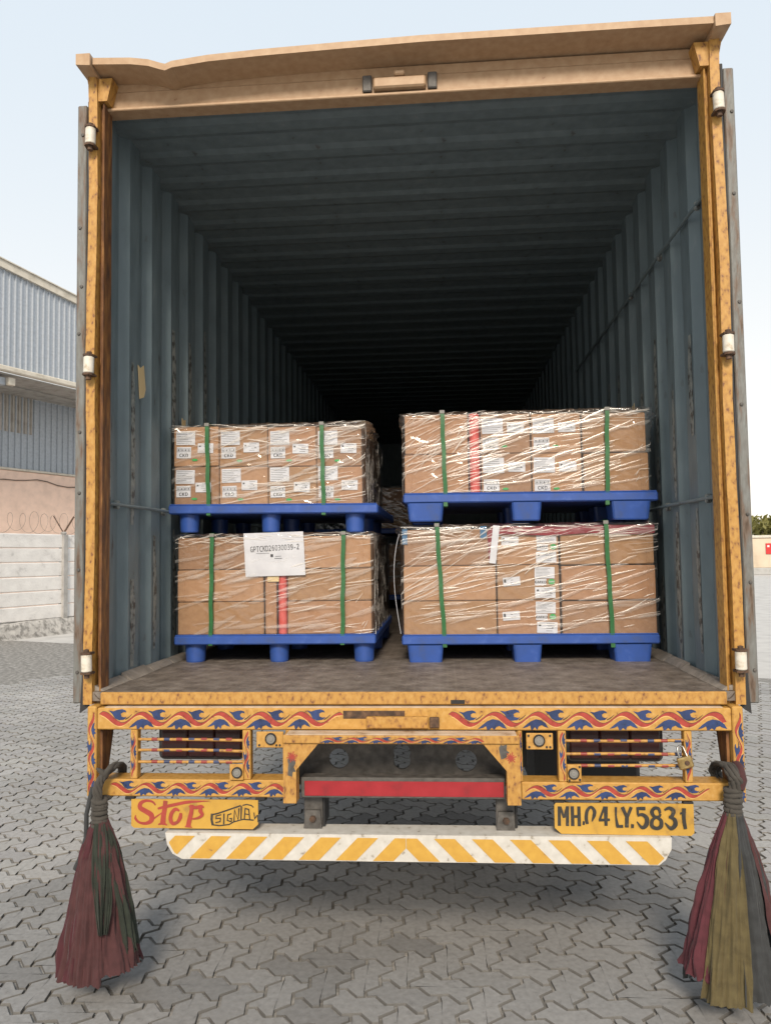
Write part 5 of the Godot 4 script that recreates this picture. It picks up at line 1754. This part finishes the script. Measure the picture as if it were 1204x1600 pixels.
	film_round(-1.10, -0.128, 1.155, 1.63, ZR - 1.0, ZR, "dim stretch film around the lower load deeper inside the container", [[20, 0.5, 1.0, 0.2, 1.0, 0, 30, 0.05, 0.2]], [], 305, [])
	pallet(-1.12, -0.12, 1.64, ZR + 0.03, 1.1, 0.128, [[-1.08, -0.98], [-0.63, -0.54], [-0.24, -0.14]], true, "dim blue pallet stacked on the load deeper inside the container")
	for r in 2:
		carton(-0.60, -0.135, 1.77 + 0.19 * r, 1.96 + 0.19 * r, ZR, 0.5, "dim cardboard box deeper inside the container, %s row of the upper rear load" % ["lower", "upper"][r], "cartons of the load deeper inside")
	film_round(-1.10, -0.128, 1.765, 2.155, ZR - 1.0, ZR, "dim stretch film around the upper load deeper inside the container", [[20, 0.5, 1.0, 0.2, 1.0, 0, 30, 0.05, 0.2]], [], 306, [[-0.128, 2.14, 0.2, 0.03]])
	# a loose cord hanging at the aisle side
	var cd := thing("loose_string", Vector3.ZERO, "thin pale cord hanging loose in the aisle beside the lower block-footed load", "string")
	var cm := MB.new()
	var path := PackedVector3Array()
	for k in 20:
		var t := k / 19.0
		path.append(Vector3(-0.052 - 0.028 * sin(PI * pow(t, 0.8)), lerpf(1.62, 1.16, t), ZF + 0.012))
	cm.tube(path, 0.0013, 5)
	part("strand", cm, M.paper, cd)

# ---------------------------------------------------------------- rag tassels and padlock
func skirt(o: Node3D, called: String, a0: float, a1: float, prof: Array, hem: float, pleats: float, depth: float, m: Material, seed_: int, skew := 0.0, squash := 0.8, end_t := 1.0, towards := 0.0, converge := 0.0) -> void:
	# one hanging cloth of the tassel between two angles (degrees, 0 = towards +x, 90 = towards the viewer)
	var r := RandomNumberGenerator.new()
	r.seed = seed_
	var nz := FastNoiseLite.new()
	nz.seed = seed_
	nz.frequency = 1.0
	var P := []
	var cols := int(absf(a1 - a0) / 2.2) + 4
	var rows := 34
	var hemj := []
	for j in cols + 1:
		hemj.append(hem * nz.get_noise_1d(j * 0.16) + r.randf_range(-0.09, 0.09) * hem)
	for i in rows + 1:
		var t := i / float(rows) * end_t
		var line := []
		for j in cols + 1:
			var f := j / float(cols)
			var a := deg_to_rad(lerpf(lerpf(a0, a1, f), towards, converge * pow(i / float(rows), 1.1)))
			var seg := clampf(t * (prof.size() - 1), 0.0, prof.size() - 1.001)
			var k := int(seg)
			var rad: float = lerpf(prof[k][0], prof[k + 1][0], seg - k)
			var y: float = lerpf(prof[k][1], prof[k + 1][1], seg - k)
			var ph := f * pleats * TAU + nz.get_noise_2d(f * 6.0, t * 1.5) * 3.0 + skew * t
			var pl := (0.5 + 0.5 * sin(ph))
			pl = pow(pl, 0.7)
			rad *= 1.0 + depth * (pl - 0.5) * (0.45 + 0.55 * t) + 0.2 * nz.get_noise_2d(f * 3.0 + 5.0, t * 1.4) + 0.04 * nz.get_noise_2d(f * 22.0, t * 3.0)
			if i == rows:
				y += hemj[j]
			elif i > rows - 4:
				y += hemj[j] * (1.0 - (rows - i) / 4.0)
			line.append(Vector3(cos(a) * rad, y, sin(a) * rad * squash))
		P.append(line)
	var mb := MB.new()
	mb.grid(P, a1 > a0)
	part(called, mb, m, o)

func knot(o: Node3D, at: Vector3, r: float, h: float, turns: int, m: Material, seed_: int) -> void:
	var rr := RandomNumberGenerator.new()
	rr.seed = seed_
	var mb := MB.new()
	for k in turns:
		var path := PackedVector3Array()
		var rad := []
		var y := h * (k + 0.5) / turns
		var tilt := rr.randf_range(-0.25, 0.25)
		var ph := rr.randf() * TAU
		for q in 21:
			var a := TAU * q / 20.0 + ph
			path.append(at + Vector3(cos(a) * r, y + sin(a + 0.6) * r * tilt, sin(a) * r * 0.85))
			rad.append(h / turns * rr.randf_range(0.55, 0.75))
		mb.tube(path, rad, 7)
	part("binding", mb, m, o)

func twisted(spine: Array, r: float, ph: float, turns: float, rr: RandomNumberGenerator) -> PackedVector3Array:
	var out := PackedVector3Array()
	var cnt := spine.size()
	for i in cnt - 1:
		for k in 4:
			var t := k / 4.0
			var p: Vector3 = (spine[i] as Vector3).cubic_interpolate(spine[i + 1], spine[maxi(i - 1, 0)], spine[mini(i + 2, cnt - 1)], t)
			var a := ph + turns * (i + t) / cnt * PI
			out.append(p + Vector3(cos(a), 0.25 * sin(a), sin(a)) * r * rr.randf_range(0.7, 1.25))
	out.append(spine[-1])
	return out

func make_hangings() -> void:
	# tassel on the wall-side end
	var a := thing("rag_tassel", Vector3(-1.088, 0.066, 0.085), "maroon and dark green cloth tassel hanging by the stop board", "tassel", "cloth tassels tied to the rear frame")
	var prof := [[0.024, 0.525], [0.044, 0.475], [0.066, 0.41], [0.085, 0.32], [0.103, 0.22], [0.122, 0.11], [0.140, 0.02]]
	skirt(a, "maroon_cloth", 205, 104, prof, 0.012, 9, 0.13, M.cloth_maroon, 11)
	skirt(a, "brown_cloth", 140, 66, prof.map(func(p): return [p[0] * 1.04, p[1] - 0.006]), 0.008, 11, 0.08, M.cloth_brown, 12)
	skirt(a, "maroon_cloth", 74, -30, prof.map(func(p): return [p[0] * 1.02, p[1] + 0.02]), 0.012, 4, 0.12, M.cloth_brown, 13)
	skirt(a, "green_cloth", 104, 8, prof.map(func(p): return [p[0] * 1.15, p[1] + 0.004]), 0.008, 6, 0.13, M.cloth_green, 14, -1.0, 0.8, 0.74, 66.0, 0.86)
	skirt(a, "green_cloth", 52, -50, prof.map(func(p): return [p[0] * 1.08, p[1]]), 0.02, 5, 0.12, M.cloth_green, 15, 0.0, 0.8, 0.86, 4.0, 0.55)
	skirt(a, "back_cloth", -30, -156, prof, 0.012, 6, 0.2, M.cloth_maroon, 16)
	knot(a, Vector3(0.0, 0.505, 0), 0.021, 0.10, 7, M.cloth_grey, 17)
	var loop := MB.new()
	var tr := RandomNumberGenerator.new()
	tr.seed = 5
	var spine := [Vector3(0.0, 0.585, 0.004), Vector3(-0.006, 0.64, 0.004), Vector3(0.0, 0.668, -0.012), Vector3(0.014, 0.69, -0.05), Vector3(0.016, 0.69, -0.14), Vector3(0.006, 0.62, -0.17), Vector3(0.0, 0.585, -0.03)]
	for k in 6:
		loop.tube(twisted(spine, 0.010, k * TAU / 6.0, 3.6, tr), 0.0072, 6)
	loop.tube(PackedVector3Array([Vector3(0.012, 0.68, -0.02), Vector3(0.024, 0.70, -0.015), Vector3(0.034, 0.712, -0.015), Vector3(0.05, 0.728, -0.02)]), [0.012, 0.009, 0.011, 0.003], 6)
	loop.tube(PackedVector3Array([Vector3(0.012, 0.68, -0.02), Vector3(-0.008, 0.70, -0.015), Vector3(-0.02, 0.706, -0.015)]), [0.012, 0.008, 0.003], 6)
	part("tie", loop, M.cloth_grey, a)
	var cord := MB.new()
	cord.tube(PackedVector3Array([Vector3(-0.030, 0.64, -0.01), Vector3(-0.048, 0.55, 0.0), Vector3(-0.044, 0.47, 0.01), Vector3(-0.066, 0.40, 0.01), Vector3(-0.082, 0.36, 0.0)]), [0.010, 0.008, 0.009, 0.008, 0.014], 7)
	part("cord", cord, M.cloth_slate, a)
	# tassel on the number-plate end
	var b := thing("rag_tassel", Vector3(1.075, 0.062, 0.075), "rose, ochre and slate cloth tassel hanging beside the number plate", "tassel", "cloth tassels tied to the rear frame")
	var pb := [[0.026, 0.580], [0.046, 0.52], [0.072, 0.44], [0.095, 0.34], [0.114, 0.23], [0.133, 0.11], [0.150, 0.01]]
	b.rotation.z = -0.05
	skirt(b, "rose_cloth", 200, 118, pb.map(func(p): return [p[0] * 1.04, p[1] + 0.05 * (1 - p[1] / 0.58)]), 0.022, 5, 0.10, M.cloth_rose, 21)
	skirt(b, "ochre_cloth", 138, 84, pb.map(func(p): return [p[0] * 1.17, p[1] + 0.002]), 0.009, 11, 0.07, M.cloth_ochre, 22, 4.0)
	skirt(b, "slate_cloth", 92, 30, pb.map(func(p): return [p[0] * 1.04, p[1] + 0.012]), 0.012, 3, 0.12, M.cloth_slate, 23, 1.0)
	skirt(b, "maroon_cloth", 46, -40, pb.map(func(p): return [p[0] * 1.1, p[1] + 0.06 * (1 - p[1] / 0.58)]), 0.02, 3, 0.12, M.cloth_brown, 24)
	skirt(b, "back_cloth", -35, -165, pb, 0.012, 6, 0.2, M.cloth_slate, 25)
	knot(b, Vector3(0.0, 0.565, 0), 0.022, 0.095, 6, M.cloth_grey, 26)
	var l2 := MB.new()
	var spine2 := [Vector3(0.0, 0.645, 0.006), Vector3(0.004, 0.68, 0.008), Vector3(0.0, 0.700, 0.0), Vector3(0.0, 0.722, -0.05), Vector3(0.0, 0.70, -0.15), Vector3(0.0, 0.66, -0.17), Vector3(0.0, 0.64, -0.03)]
	for k in 7:
		l2.tube(twisted(spine2, 0.016, k * TAU / 7.0, 1.3, tr), 0.0078, 6)
	part("tie", l2, M.cloth_grey, b)
	var wr := MB.new()
	wr.tube(PackedVector3Array([Vector3(0.018, 0.66, 0.016), Vector3(0.026, 0.69, 0.008), Vector3(0.028, 0.725, -0.02), Vector3(0.026, 0.735, -0.06)]), [0.012, 0.016, 0.014, 0.01], 7)
	part("tie_end", wr, M.cloth_brown, b)
	# brass padlock hooked over the guard rod
	var p := thing("padlock", Vector3(0.962, 0.80, 0.040), "small brass padlock hanging on the lamp guard upright", "padlock")
	p.rotation.z = 0.28
	bx("body", Vector3(0, -0.005, 0), Vector3(0.050, 0.040, 0.016), 0.004, M.brass, p)
	var sh := MB.new()
	sh.tube(PackedVector3Array([Vector3(-0.013, 0.014, 0), Vector3(-0.013, 0.036, -0.002), Vector3(-0.008, 0.048, -0.008), Vector3(0.003, 0.051, -0.012), Vector3(0.012, 0.044, -0.014), Vector3(0.013, 0.014, 0)]), 0.0036, 8)
	part("shackle", sh, M.chrome_ring, p)
	var kh := MB.new()
	kh.lathe(Vector3(0.004, -0.006, 0.008), [[0.009, 0.0], [0.0085, 0.0012], [0.0, 0.0014]], 12, Basis(Vector3.RIGHT, PI / 2))
	part("keyway", kh, M.rust_iron, p)
